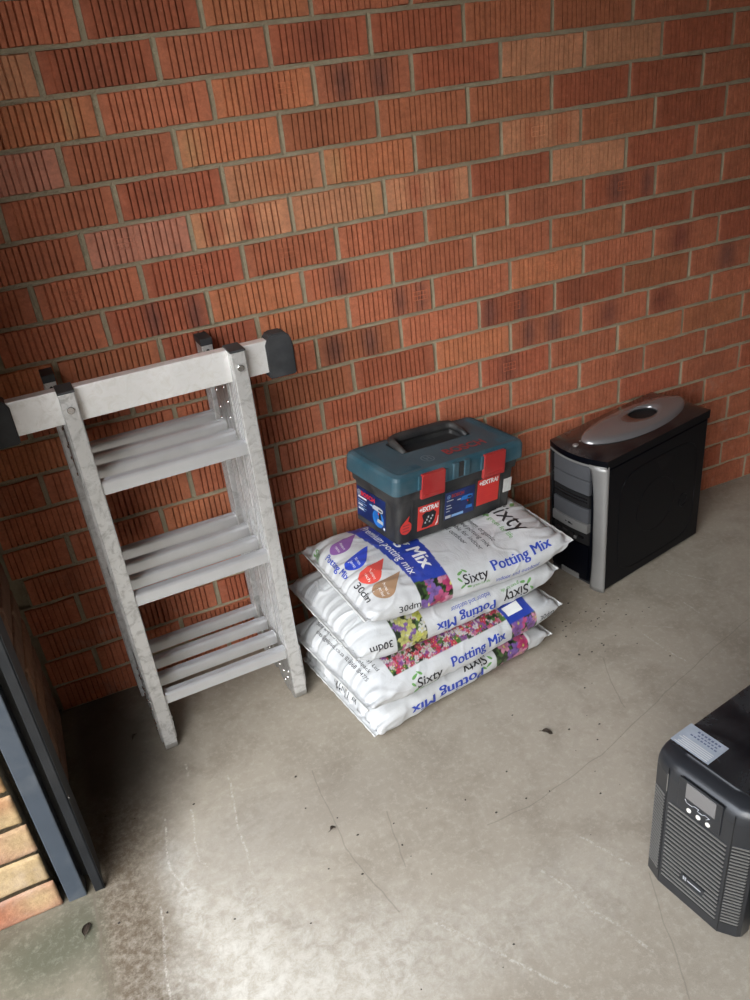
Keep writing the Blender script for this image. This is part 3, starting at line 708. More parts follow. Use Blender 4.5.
def make_sack(d, label, design):
    k = Sack(d['L'], d['W'], d['T'], d['seed'], d['drop'], bend=d['bend'])
    settle(k, d)
    nx, npp = len(k.X), len(k.P); XX, PP = np.meshgrid(k.X, k.P, indexing='ij'); x = XX.ravel(); p = PP.ravel()
    C = np.tile(WHITE, (len(x), 1))
    for kind, poly, arg in design['patch']:
        m = in_poly(x, p, poly)
        if m.sum() == 0: continue
        if kind == 'col': C[m] = arg
        else: C[m] = flowers(x[m], p[m], *arg)
    mt = sack_matrix(d)
    V = k.G.reshape(-1, 3); F = grid_faces(nx, npp)
    root = thing('potting_soil_sack', label, 'sack', (0,0,0), group='stacked sacks of potting mix'); root.matrix_world = mt
    me_o = mesh_np('printed_sack', V, F[:, ::-1], [M['bag']], root, tint=C)
    bm = MB(); 
    for body, size, ink_, x0, p0, ang, bold, wid in design['text']:
        ca, sa = math.cos(ang), math.sin(ang)
        # reading direction angle 0 = +X with letter tops towards -P (back)
        fn = lambda tx, ty: k.at(x0+ca*tx-sa*ty, p0-sa*tx-ca*ty, .0007)
        bm.text(body, size, ink_, None, bold, fn=fn, width=wid)
    for pts, ink_ in design.get('shape', []):
        t = bmesh.new(); t.faces.new([t.verts.new((a, b_, 0)) for a, b_ in pts]); bmesh.ops.triangulate(t, faces=t.faces[:])
        for ax in (0, 1):
            vs = [v.co[ax] for v in t.verts]; q = min(vs)+.006
            while q < max(vs):
                co = [0,0,0]; no = [0,0,0]; co[ax] = q; no[ax] = 1
                bmesh.ops.bisect_plane(t, geom=t.verts[:]+t.edges[:]+t.faces[:], plane_co=co, plane_no=no); q += .006
        for v in t.verts: v.co = k.at(v.co.x, v.co.y, .00065)
        bm.absorb(t, ink_, smooth=True)
    join_into(me_o, bm.build('print', root))
    # rolled seam strip along each end
    for sgn in (-1, 1):
        b = MB(); pts = []
        for q in np.linspace(-.5, .5, 40):
            c = k.at(sgn*k.L/2, q*k.W, 0); c2 = k.at(sgn*(k.L/2-.01), q*k.W, 0)
            pts.append((c.x, c.y, c.z))
        wob = [.0022+.0008*math.sin(i*1.7+d['seed']) for i in range(40)]
        b.tube(pts, wob, 'bagplain', 8)
        b.build('end_seam', root)
    return root
M['bagplain'] = simple('white_plastic_seam', (.60,.61,.60), .4, var=.08, dust=.2, dustcol=(.35,.32,.28))

def leaf_pts(cx, cy, l, a, w=.35):
    pts = []
    for t in np.linspace(0, 2*PI, 15)[:-1]:
        u = l*math.cos(t)/2; v = l*w*math.sin(t)*(1-.35*math.cos(t))/2
        pts.append((cx+u*math.cos(a)-v*math.sin(a), cy+u*math.sin(a)+v*math.cos(a)))
    return pts
def drop_pts(cx, cp, l, w):
    """drop shape: tip towards +X"""
    pts = []
    for t in np.linspace(0, 2*PI, 29)[:-1]:
        q = (1-math.cos(t))/2           # 0 at tip .. 1 at round end
        pts.append((cx+l/2-l*q, cp+w/2*math.sin(t)*math.sin(t/2)**1.1*1.25))
    return pts
def logo(x0, p0, s, ang):
    """leafy wordmark: text + leaves. returns text list and shapes"""
    ca, sa = math.cos(ang), math.sin(ang)
    def W(tx, ty): return (x0+ca*tx-sa*ty, p0-sa*tx-ca*ty)
    T = [('Sixty', s*.95, 'ink_black', x0, p0, ang, .0004, s*1.85)]
    sh = []
    for tx, ty, l, a in ((-s*.95, s*.55, s*.50, .4), (-s*.60, s*.62, s*.42, 2.4), (-s*1.15, s*.1, s*.42, -.9), (-s*1.0, -s*.35, s*.46, .5), (-s*.55, -s*.48, s*.40, -.2)):
        P_ = leaf_pts(0, 0, l, a); sh.append(([W(tx+q[0], ty+q[1]) for q in P_], 'ink_greenpale'))
    x1, p1 = W(s*.35, -s*.52)
    T.append(('green for life', s*.26, 'ink_greenpale', x1, p1, ang, .0001, s*1.3))
    return T, sh
def drop_at(c, tip, w, l):
    a = math.atan2(tip[1]-c[1], tip[0]-c[0]); r = w/2; pts = []
    for t in np.linspace(-PI*.62, PI*.62, 19): pts.append((c[0]-r*math.cos(t)*math.cos(a)+r*math.sin(t)*math.sin(a), c[1]-r*math.cos(t)*math.sin(a)-r*math.sin(t)*math.cos(a)))
    pts.append((c[0]+(l-r)*math.cos(a), c[1]+(l-r)*math.sin(a)))
    return pts
ink('ink_purple', (.25,.11,.34)); ink('ink_royal', (.03,.07,.50)); ink('ink_coral', (.68,.085,.065)); ink('ink_tan', (.36,.225,.135))
DN = -PI/2
# topmost sack
T3, S3 = logo(.006, .183, .038, 0)
t_, s_ = logo(.200, .035, .078, DN); T3 += t_; S3 += s_
T3 += [('Potting Mix', .038, 'ink_blue', .146, .172, 0, .0003, .178), ('indoor and outdoor', .016, 'ink_blue', .128, .209, 0, 0, .13), ('30dm', .024, 'ink_black', -.182, .204, 0, .0002, .058),
       ('30dm', .021, 'ink_black', -.268, .118, DN, .0002, .070), ('Potting Mix', .018, 'ink_blue', -.272, -.022, DN, .0002, .125), ('Sixty', .018, 'ink_greenpale', -.280, -.130, DN, .0002, .045),
       ('Premium potting mix', .032, 'ink_white', -.138, -.010, DN, .0001, .265), ('Potting Mix', .056, 'ink_white', -.092, -.020, DN, .0006, .275),
       ('Premium organic', .021, 'ink_black', .112, .022, DN, 0, .158), ('based potting mix', .021, 'ink_black', .088, .038, DN, 0, .152), ('suitable for indoor', .021, 'ink_black', .064, .036, DN, 0, .158), ('and outdoor', .021, 'ink_black', .040, .025, DN, 0, .11)]
for c, tp, ik, w1, w2 in (((-.236,-.078),(-.178,-.112),'ink_purple','Moisture','retention'), ((-.236,.010),(-.177,-.037),'ink_royal','Nutrient','boost'), ((-.232,.080),(-.168,.034),'ink_coral','Nutrient','rich'), ((-.226,.138),(-.160,.100),'ink_tan','Natural','plant food')):
    S3.append((drop_at(c, tp, .054, .100), ik))
    T3 += [(w1, .0105, 'ink_white', c[0]+.006, c[1]+.001, DN-.1, 0, .034), (w2, .0105, 'ink_white', c[0]-.008, c[1]+.003, DN-.1, 0, .030)]
D3 = dict(text=T3, shape=S3, patch=[
    ('col', [(-.180,-.42),(-.178,-.15),(-.166,-.015),(-.156,.10),(-.151,.149),(-.062,.156),(-.064,.128),(-.055,.021),(-.048,-.10),(-.045,-.42)], BLUE),
    ('flower', [(-.151,.149),(-.062,.156),(-.066,.30),(-.154,.30)], (5, .022, PINKF))])
# second from the top, lying face down
T2, S2 = logo(.163, .208, .042, PI)
T2 += [('Potting Mix', .036, 'ink_blue', .010, .209, PI, .0003, .178), ('indoor and outdoor', .017, 'ink_blue', .030, .181, PI, 0, .118), ('30dm', .026, 'ink_black', -.232, .200, PI, .0003, .060)]
bar = []
for q in range(9): bar.append(([(-.262-.0,-.122+q*.0062), (-.262,-.122+q*.0062+.0016+.001*(q%3)), (-.286,-.122+q*.0062+.0016+.001*(q%3)), (-.286,-.122+q*.0062)], 'ink_grey'))
bar += [([(-.256,-.130),(-.256,-.060),(-.2575,-.060),(-.2575,-.130)], 'ink_grey'), ([(-.290,-.130),(-.290,-.060),(-.2915,-.060),(-.2915,-.130)], 'ink_grey')]
D2 = dict(text=T2, shape=S2+bar, patch=[('flower', [(-.190,.06),(-.107,.06),(-.106,.33),(-.193,.33)], (15, .017, MIXF))])
# third from the top, text upright
T1, S1 = logo(-.130, .212, .040, 0)
T1 += [('Potting Mix', .036, 'ink_blue', .022, .204, 0, .0003, .172), ('30dm', .020, 'ink_black', .250, .215, 0, .0001, .048), 
       ('Manufactured by Venus Ind (Pty) Ltd', .0125, 'ink_black', -.236, .000, DN, 0, .27), ('Sales and Distribution by Gelpack', .0125, 'ink_black', -.252, -.005, DN, 0, .26), ('sales@gelpack.co.za  021 868 304775', .0125, 'ink_black', -.268, .015, DN, 0, .25)]
D1 = dict(text=T1, shape=S1+[([(.140,.140),(.190,.140),(.190,.168),(.140,.168)], 'ink_white')], patch=[
    ('flower', [(-.214,-.02),(.131,-.02),(.131,.174),(-.214,.166)], (25, .0085, SMALLF, (.016,.026,.014), 1.3)), ('col', [(.131,-.05),(.213,-.05),(.213,.188),(.131,.188)], BLUE),
    ('flower', [(.131,.188),(.213,.188),(.215,.36),(.131,.36)], (29, .020, PINKF))])
# bottom sack
T0, S0 = logo(.030, .178, .040, PI)
T0 += [('Potting Mix', .040, 'ink_blue', -.062, .208, PI, .0003, .225), ('Potting Mix', .022, 'ink_black', -.262, .02, DN, 0, .12)]
D0 = dict(text=T0, shape=S0, patch=[('flower', [(.094,.04),(.197,.04),(.199,.36),(.094,.36)], (43, .021, PINKF))])
LBL = ['white potting mix sack at the bottom of the stack, flat on the concrete floor', 'white potting mix sack third from the top, with a strip of small flowers',
       'white potting mix sack second from the top, its blue lettering upside down', 'topmost white potting mix sack, with four coloured drops and a toolbox resting on it']
for d, lb, ds in zip(SACKS, LBL, (D0, D1, D2, D3)): make_sack(d, lb, ds)

# ------------------------------------------------------------------ toolbox
def rrect(hx, hy, r, n=5, cx=0, cy=0):
    pts = []
    for sx, sy, a0 in ((1,1,0),(-1,1,PI/2),(-1,-1,PI),(1,-1,1.5*PI)):
        for k in range(n+1):
            a = a0+PI/2*k/n; pts.append((cx+sx*(hx-r)+r*math.cos(a), cy+sy*(hy-r)+r*math.sin(a)))
    return pts
def loft(mb, rings, m, cap0=True, cap1=True, smooth=False):
    bm = bmesh.new(); R = [[bm.verts.new(p) for p in r] for r in rings]; n = len(R[0])
    for a, b_ in zip(R[:-1], R[1:]):
        for k in range(n): 
            f = bm.faces.new((a[k], a[(k+1)%n], b_[(k+1)%n], b_[k])); f.smooth = smooth
    if cap0: bm.faces.new(R[0][::-1])
    if cap1: bm.faces.new(R[-1])
    bmesh.ops.recalc_face_normals(bm, faces=bm.faces); mb.absorb(bm, m)
RT = Matrix.Rotation(.115, 3, 'Y') @ Matrix.Rotation(.219, 3, 'Z')
tb = thing('toolbox', 'black toolbox with a teal lid and red latches, resting on the topmost potting mix sack', 'toolbox', (1.043,-.154,.353), RT)
b = MB()
loft(b, [[(x, y, z) for x, y in rrect(hx, hy, r)] for hx, hy, r, z in ((.186,.0885,.012,0),(.190,.0915,.014,.004),(.193,.0935,.014,.105),(.194,.094,.014,.118),(.200,.099,.014,.121),(.203,.102,.014,.150))], 'tbblack')
for x in (-.149,-.0525,.061,.150):   # moulded ribs between the sticker fields
    b.prism([(-.0935,.006),(-.0955,.095),(-.0957,.117),(-.088,.117)], 0, x-.003, x+.003, 'tbblack', .001)
b.build('box_body', tb)
b = MB()
loft(b, [[(x, y, z) for x, y in rrect(hx, hy, r)] for hx, hy, r, z in ((.214,.1085,.018,.147),(.2145,.109,.018,.150),(.2135,.108,.018,.184),(.210,.105,.018,.192),(.200,.099,.017,.197))], 'teal', cap1=False)
# lid top with the handle well
def ringz(pts, z): return [(x, y, z) for x, y in pts]
loft(b, [ringz(rrect(.200,.099,.017), .196), ringz(rrect(.128,.047,.012, cy=.036), .199), ringz(rrect(.112,.038,.010, cy=.036), .1985)], 'teal', False, False)
loft(b, [ringz(rrect(.112,.038,.010, cy=.036), .1985), ringz(rrect(.106,.033,.009, cy=.036), .180)], 'tbblack', False, True)
for x in (-.140,-.062,.062,.140):      # raised frames beside the latches
    b.box((x-.006,-.1135,.150), (x+.006,-.100,.186), 'teal', .002)
b.box((-.036,-.113,.150), (-.018,-.10,.192), 'teal', .002); b.box((.000,-.113,.150), (.018,-.10,.192), 'teal', .002)
b.box((-.0185,-.1095,.151), (.0005,-.1065,.190), 'tbblack', .0005)
for s_ in (-1, 1):       # textured grip fields
    for q in range(18):
        x = s_*(.145+q*.0028); b.box((x-.0006,-.085,.1955), (x+.0006,.085,.1975), 'teal')
for q in range(22):
    b.box((-.195,-.088+q*.0026,.1958), (-.12,-.0868+q*.0026,.1974), 'teal')
lid = b.build('lid', tb)
b = MB()
path = [(-.104,-.002,.196),(-.104,.020,.203),(-.102,.050,.207),(-.096,.064,.208),(-.074,.070,.208),(0,.071,.208),(.074,.070,.208),(.096,.064,.208),(.102,.050,.207),(.104,.020,.203),(.104,-.002,.196)]
b.tube(path, [.008,.009,.0105,.012,.013,.013,.013,.012,.0105,.009,.008], 'tbblack', 12)
for q in range(26): b.tube([(-.068+q*.0055,.058,.2125),(-.068+q*.0055,.071,.2212),(-.068+q*.0055,.083,.2125)], .0014, 'tbblack', 6)
b.build('handle', lid)
for x in (-.101,.101):
    b = MB(); b.box((x-.037,-.1155,.124), (x+.037,-.1065,.187), 'latch', .0022)
    b.box((x-.030,-.1168,.130), (x+.030,-.1150,.136), 'latch', .0008)
    b.box((x-.035,-.1165,.185), (x+.035,-.1015,.189), 'latch', .0015)
    b.text('BOSCH', .013, 'latch', Matrix(((1,0,0,x),(0,0,-1,-.1160),(0,1,0,.158),(0,0,0,1))), .0004)
    b.build('latch', tb)
# raised lid lettering and round emblem
Tt = Matrix.Translation((.045,-.058,.1993)); ink('ink_pen', (.10,.12,.20)); ink('ink_lidred', (.30,.035,.04), .45); ink('ink_emblem', (.11,.17,.20), .45)
b = MB(); b.text('BOSCH', .041, 'ink_lidred', Tt, .0009, width=.132)
def emblem(b, c, r, m, T, z=0):
    bm = bmesh.new(); n = 28
    def ring(r0, r1):
        A = [bm.verts.new((c[0]+r0*math.cos(2*PI*k/n), c[1]+r0*math.sin(2*PI*k/n), z)) for k in range(n)]; B = [bm.verts.new((c[0]+r1*math.cos(2*PI*k/n), c[1]+r1*math.sin(2*PI*k/n), z)) for k in range(n)]
        for k in range(n): bm.faces.new((A[k], A[(k+1)%n], B[(k+1)%n], B[k]))
    ring(r*.84, r)
    def rect(x0, y0, x1, y1): bm.faces.new([bm.verts.new((c[0]+x, c[1]+y, z)) for x, y in ((x0*r,y0*r),(x1*r,y0*r),(x1*r,y1*r),(x0*r,y1*r))])
    rect(-.42,-.62,-.24,.62); rect(.24,-.62,.42,.62); rect(-.24,-.10,.24,.10)
    b.absorb(bm, m, T)
emblem(b, (-.078,-.060), .018, 'ink_emblem', Matrix.Translation((0,0,.1996)))
join_into(lid, b.build('print', tb))
# stickers. frame for the front face: X=x, Y=z, normal -y, following the slight taper of the body
def front_T(y=-.0965): return Matrix(((1,0,0,0),(0,-.075,-1,y+.0075),(0,1,0,0),(0,0,0,1)))
FT = front_T()
def rect_l(b, x0, y0, x1, y1, m, T, z=0):
    bm = bmesh.new(); bm.faces.new([bm.verts.new(p) for p in ((x0,y0,z),(x1,y0,z),(x1,y1,z),(x0,y1,z))]); b.absorb(bm, m, T)
def slab(b, x0, y0, x1, y1, m, T, z0=-.002, z1=0): b.box((x0,y0,z0), (x1,y1,z1), m, T=T)
def put(T, x, y, z=.0004): return T @ Matrix.Translation((x, y, z))
# body front runs from y=-.084 (z .004) to -.0915 (z .105); ribs stand proud, so the sheets sit between them
def FTz(): 
    # slope dy/dz = -.075
    return Matrix(((1,0,0,0),(0,-.020,-.9998,-.0918),(0,.9998,-.020,0),(0,0,0,1)))
FT = FTz()
b = MB(); slab(b, -.130,.024,-.062,.092, 'stred', FT, -.001, .0008)
b.text('+EXTRA!', .0175, 'ink_white', put(FT, -.096,.081,.0012), .0007, width=.060)
out = [(-.118,.030),(-.112,.050),(-.118,.066),(-.106,.073),(-.094,.070),(-.082,.073),(-.072,.064),(-.076,.044),(-.084,.032),(-.100,.028)]
bm = bmesh.new(); bm.faces.new([bm.verts.new((x, y, .0012)) for x, y in out]); b.absorb(bm, 'ink_black', FT)
for q in range(6): slab(b, -.108+q*.0045, .040+(q%3)*.007, -.104+q*.0045, .045+(q%3)*.007, 'ink_grey', FT, .0012, .0016)
for a, c in (((-.070,.030),(-.064,.052)), ((-.074,.026),(-.066,.040))):
    bm = bmesh.new(); bm.faces.new([bm.verts.new((x, y, .0014)) for x, y in (a, (a[0]+.004,a[1]), c, (c[0]-.001,c[1]))]); b.absorb(bm, 'ink_white', FT)
b.build('sticker', tb)
b = MB(); slab(b, .066,.036,.142,.110, 'stred', FT, -.001, .0008)
b.text('+EXTRA!', .0175, 'ink_white', put(FT, .104,.099,.0012), .0007, width=.066)
for q in range(7):
    for cx, w in ((.087,.026),(.122,.026)): slab(b, cx-w/2+.001*(q%2), .047+q*.0062, cx+w/2-.003*(q%3), .0486+q*.0062, 'ink_pinkline' if 'ink_pinkline' in M else 'ink_red', FT, .0008, .0011)
b.build('sticker', tb)
b = MB(); slab(b, -.043,.028,.056,.105, 'stblue', FT, -.001, .0008)
b.text('BOSCH', .013, 'ink_lidred', put(FT, -.002,.092,.0012), .0006, width=.042); emblem(b, (-.032,.092), .0055, 'ink_lightblue', put(FT, 0, 0, .0012))
for q, (w, y) in enumerate(((.022,.080),(.014,.066),(.018,.058),(.012,.050))): slab(b, -.038, y, -.038+w, y+.0022, 'ink_grey', FT, .0008, .0012)
slab(b, -.040,.031,-.022,.039, 'ink_grey', FT, .0008, .0012); slab(b, -.019,.031,.020,.038, 'ink_lightblue', FT, .0008, .0011)
def drill(b, T, s, m1, m2):
    def pl(pts, m, z):
        bm = bmesh.new(); bm.faces.new([bm.verts.new((x*s, y*s, z)) for x, y in pts]); b.absorb(bm, m, T)
    pl([(-1.,.55),(-.95,.30),(.55,.25),(.85,.40),(.85,.75),(.3,.85),(-.7,.80)], m1, 0); pl([(-1.5,.62),(-1.5,.50),(-.98,.47),(-.98,.66)], m2, 0)
    pl([(.05,.25),(.45,.25),(.62,-.55),(.20,-.60)], 'ink_black', .0002); pl([(-.05,-.55),(.85,-.60),(.90,-1.0),(-.15,-.98)], m1, .0003); pl([(.1,.62),(.7,.60),(.7,.40),(.1,.42)], 'ink_black', .0003); pl([(.0,.20),(.18,.20),(.22,-.05),(.06,-.05)], 'ink_red', .0004)
drill(b, put(FT, .030,.064,.0014), .022, 'glow', 'ink_grey')
b.build('sticker', tb)
b = MB(); slab(b, .160,.050,.188,.089, 'stwhite', FT, -.001, .0008)
b.build('label', tb)
b = MB(); bm = bmesh.new()
pts = [(-.186+.0,.052)]+[(-.168+.018*math.cos(t), .046+.018*math.sin(t)) for t in np.linspace(2.6, 2*PI+1.2, 18)]+[(-.158,.078)]
bm.faces.new([bm.verts.new((x, y, .0015)) for x, y in pts[1:]]); b.absorb(bm, 'stred', FT)
for q in range(3): slab(b, -.178,.036+q*.008,-.158,.039+q*.008, 'ink_lidred', FT, .0015, .0019)
b.build('seal_sticker', tb)
# left end: X axis of the print runs from back to front (-y), normal -x
LT = Matrix(((0,-.030,-.9995,-.1902),(-1,0,0,0),(0,.9995,-.030,0),(0,0,0,1)))
b = MB(); slab(b, -.080,.020,.042,.104, 'stblue', LT, -.002, .0008)
b.text('BOSCH', .017, 'ink_red', put(LT, -.032,.088,.0012), .0007, width=.060); emblem(b, (-.070,.088), .008, 'ink_grey', put(LT, 0, 0, .0012))
for y, w in ((.074,.036),(.052,.018),(.040,.022)): slab(b, -.074, y, -.074+w, y+.0042, 'ink_white', LT, .0008, .0012)
for q in range(5): slab(b, -.074, .066-q*.0065, -.045+.006*(q%2), .0672-q*.0065, 'ink_lightblue', LT, .0008, .0012)
bm = bmesh.new(); bm.faces.new([bm.verts.new((x, y, .0010)) for x, y in [(.012+.024*math.cos(t), .044+.024*math.sin(t)) for t in np.linspace(0, 2*PI, 22)[:-1]]]); b.absorb(bm, 'glow', LT)
drill(b, put(LT, .012,.058,.0014), .024, 'ink_grey', 'ink_lightblue')
slab(b, .034,.022,.040,.028, 'ink_white', LT, .0008, .0012)
b.build('sticker', tb)

# ------------------------------------------------------------------ tower computer
RP = Matrix.Rotation(.225, 3, 'Z'); w, D_, H_ = .2073, .4412, .4296
pc = thing('tower_computer', 'black tower computer with a silver front strip and oval top handle, against the wall', 'computer', (1.499,-.297,0), RP)
HC = w/2
def bow(y, k=.012): return -k*(1-((y-HC)/HC)**2)
def bowed(b, y0, y1, z0, z1, front, back, m, n=12, k=.012, bev=0):
    """panel following the bowed front; front/back = offsets from the bow line (negative = towards viewer)"""
    ys = [y0+(y1-y0)*i/n for i in range(n+1)]
    pts = [(bow(y, k)+front, y) for y in ys]+[(bow(y, k)+back, y) for y in ys[::-1]]
    b.prism(pts, 2, z0, z1, m, bev)
b = MB(); b.box((.030,.003,.012), (D_-.004,w-.003,.405), 'gloss', .004)
b.build('casing', pc)
b = MB(); b.box((.0035,-.0012,.008), (D_-.006,.004,.404), 'gloss', .0025)
# pressed panel relief: rounded frame, ring and small vent
def ring_tube(c, rx, rz, r=.0016, n=40):
    return [(c[0]+rx*math.copysign(abs(math.cos(t))**.4, math.cos(t)), -.0014, c[1]+rz*math.copysign(abs(math.sin(t))**.4, math.sin(t))) for t in np.linspace(0, 2*PI, n)]
b.tube(ring_tube((.225,.200),.175,.165), .0008, 'gloss', 6)
b.tube([(.215+.085*math.cos(t),-.0014,.21+.085*math.sin(t)) for t in np.linspace(0,2*PI,40)], .0005, 'gloss', 6)
b.tube([(.345+.018*math.cos(t),-.0014,.17+.022*math.sin(t)) for t in np.linspace(0,2*PI,24)], .0014, 'gloss', 6)
for i in range(5):
    for j in range(8-i): b.cyl((.215+j*.008+i*.004,-.0016,.345-i*.007), .0016, .0008, 'hole', axis=1, seg=8)
b.build('side_panel', pc)
# top cover (domed, bowed front)
b = MB(); nx, ny = 40, 25; bm = bmesh.new(); grid = []
for i in range(nx+1):
    row = []
    for j in range(ny+1):
        v = j/ny*2-1; y = HC+HC*v*1.0; x0 = bow(y, .024)-.004; x = x0+(D_+.004-x0)*(i/nx)
        ex = min(1, (x-x0)/.05); eb = min(1, (D_+.004-x)/.06)
        z = H_+.018*(1-v*v)*math.sqrt(max(0, 1-(1-ex)**2))*math.sqrt(max(0,1-(1-eb)**2)) 
        row.append(bm.verts.new((x, y, z)))
    grid.append(row)
low = {}
for i in range(nx):
    for j in range(ny): bm.faces.new((grid[i][j], grid[i+1][j], grid[i+1][j+1], grid[i][j+1])).smooth = True
per = [grid[i][0] for i in range(nx+1)]+[grid[nx][j] for j in range(1, ny+1)]+[grid[i][ny] for i in range(nx-1, -1, -1)]+[grid[0][j] for j in range(ny-1, 0, -1)]
lo_ = [bm.verts.new((v.co.x+(.002 if v.co.x < .1 else 0), v.co.y+(.001 if v.co.y < .01 else 0), .404)) for v in per]
for k in range(len(per)): bm.faces.new((per[k], per[(k+1)%len(per)], lo_[(k+1)%len(per)], lo_[k]))
bm.faces.new(lo_)
bmesh.ops.recalc_face_normals(bm, faces=bm.faces)
sk = [f for f in bm.faces if abs(f.normal.z) < .35]; bm2 = bm.copy(); bm2.faces.ensure_lookup_table(); bm.faces.index_update(); ix = {f.index for f in sk}
bmesh.ops.delete(bm2, geom=[f for f in bm2.faces if f.index not in ix], context='FACES'); bmesh.ops.delete(bm, geom=sk, context='FACES_ONLY')
b.absorb(bm, 'cover'); b.absorb(bm2, 'gloss')
b.build('top_cover', pc)
b = MB()   # oval handle
cxh, lx, ly = .222, .207, .070
def oval(s, z, n=56, sh=0): 
    o = []
    for t in np.linspace(0, 2*PI, n+1)[:-1]:
        c, q = math.cos(t), math.sin(t); o.append((cxh+sh+lx*s*c, HC-.004-.010*(1+c)*.5+ly*s*q*(abs(q)**.04), z - .0*c))
    return o
def zdome(x, y): return H_+.018*(1-((y-HC)/HC)**2)
rings = [[(x, y, zdome(x, y)-.002) for x, y, z in oval(1, 0)], [(x, y, zdome(x, y)+.006) for x, y, z in oval(.985, 0)], [(x, y, zdome(x, y)+.0105) for x, y, z in oval(.93, 0)]]
hx, hy, hc = .052, .034, .255
hole = [(hc+hx*math.cos(t), HC-.010+hy*math.sin(t), 0) for t in np.linspace(0, 2*PI, 57)[:-1]]
for f_ in (.75,.5,.25,.0):
    o = oval(.93, 0); rings.append([(hc*(1-f_)*1+p[0]*f_ if 0 else h[0]*(1-f_)+p[0]*f_, h[1]*(1-f_)+p[1]*f_, zdome(0, h[1]*(1-f_)+p[1]*f_)+.0105+.003*(1-f_)) for p, h in zip(o, hole)])
rings.append([(p[0]*.97+hc*.03, p[1]*.97+HC*.03, H_+.024) for p in rings[-1]])
loft(b, rings, 'handle_s', False, False, True)
loft(b, [[(p[0], p[1], H_+.024) for p in rings[-1]], [(p[0], p[1], H_+.0185) for p in rings[-1]]], 'hole', False, True)
b.build('top_handle', pc)
b = MB(); b.cyl((-.004,HC+.008,H_+.0115), .0085, .010, 'silver', seg=24, bev=.001); b.cyl((-.004,HC+.008,H_+.0168), .0055, .002, 'handle_s', seg=20)
b.build('power_button', pc)
b = MB(); b.cyl((.018,HC+.012,H_+.0155), .0035, .006, 'silver', seg=18, bev=.0008); b.build('reset_button', pc)
# front: black shell, silver arch, drive bays, lower door
b = MB(); bowed(b, .002, w-.002, .012, .404, .008, .045, 'gloss'); b.build('front_shell', pc)
b = MB()
n = 24; bm = bmesh.new(); A = []; Bk = []
for i in range(n+1):       # right leg, wider at top and foot
    z = .0+.412*i/n; t = i/n
    wd = .040+.010*(abs(t-.45)/.55)**3+.012*max(0, (t-.93)/.07)**2
    cols = []
    for j in range(9):
        y = -.0010+(wd)*j/8; cols.append(bm.verts.new((bow(y, .012+.010*t**6)-.001-.005*math.sin(PI*j/8)**.7, y, z)))
    A.append(cols); Bk.append((bm.verts.new((.0035,-.0008,z)), bm.verts.new((bow(wd, .012)+.012, wd, z))))
for i in range(n):
    for j in range(8): bm.faces.new((A[i][j], A[i][j+1], A[i+1][j+1], A[i+1][j])).smooth = True
    bm.faces.new((Bk[i][0], A[i][0], A[i+1][0], Bk[i+1][0])); bm.faces.new((A[i][8], Bk[i][1], Bk[i+1][1], A[i+1][8]))
for i in (0, n): bm.faces.new([Bk[i][0]]+A[i]+[Bk[i][1]])
bmesh.ops.recalc_face_normals(bm, faces=bm.faces); b.absorb(bm, 'silver')
bowed(b, .002, w-.003, .4045, .4105, -.005, .012, 'silver', k=.023, bev=.001)
bowed(b, w-.0115, w-.001, .05, .409, -.004, .012, 'cover', n=4, bev=.001)
b.build('silver_frame', pc)
def baypanel(name, z0, z1, m, front=-.002, y0=.054, y1=.189, extra=None):
    b = MB(); bowed(b, y0, y1, z0, z1, front, .009, m, bev=.0012)
    if extra: extra(b)
    return b.build(name, pc)
baypanel('drive_bay_cover', .352, .396, 'baygrey'); baypanel('drive_bay_cover', .306, .350, 'baygrey')
def slots(b):
    for z in (.281,.291): bowed(b, .060, .184, z, z+.003, -.003, .0, 'cover')
baypanel('black_drive', .264, .303, 'hole', 0., extra=slots)
baypanel('drive_bay_cover', .214, .261, 'baygrey')
def mark(b):
    for y0_, z0_, l in ((.105,.197,.016),(.112,.200,.010),(.128,.199,.005)): bowed(b, y0_, y0_+l, z0_, z0_+.002, -.0085, -.006, 'hole', n=3)
baypanel('card_reader_panel', .184, .213, 'silver', -.007, extra=mark)
def ports(b):
    for y in (.080,.112,.140,.165): bowed(b, y-.009, y+.009, .159, .166, -.0012, .001, 'cover', n=3); 
    bowed(b, .096, .104, .150, .158, -.002, .002, 'silver', n=2)
baypanel('port_panel', .140, .182, 'hole', .001, extra=ports)
baypanel('lower_door', .020, .138, 'gloss', -.001)
b = MB(); bowed(b, .082, .150, .016, .034, -.004, .001, 'silver', n=5, bev=.001); b.build('door_badge', pc)
for x in (.08,.40):
    for y in (.03,.175):
        b = MB(); b.cyl((x,y,.006), .014, .012, 'blackrub', seg=16); b.build('foot', pc)
b = MB(); b.box((.0,.01,.0015), (.05,w-.01,.013), 'blackrub', .002); b.build('front_plinth', pc)

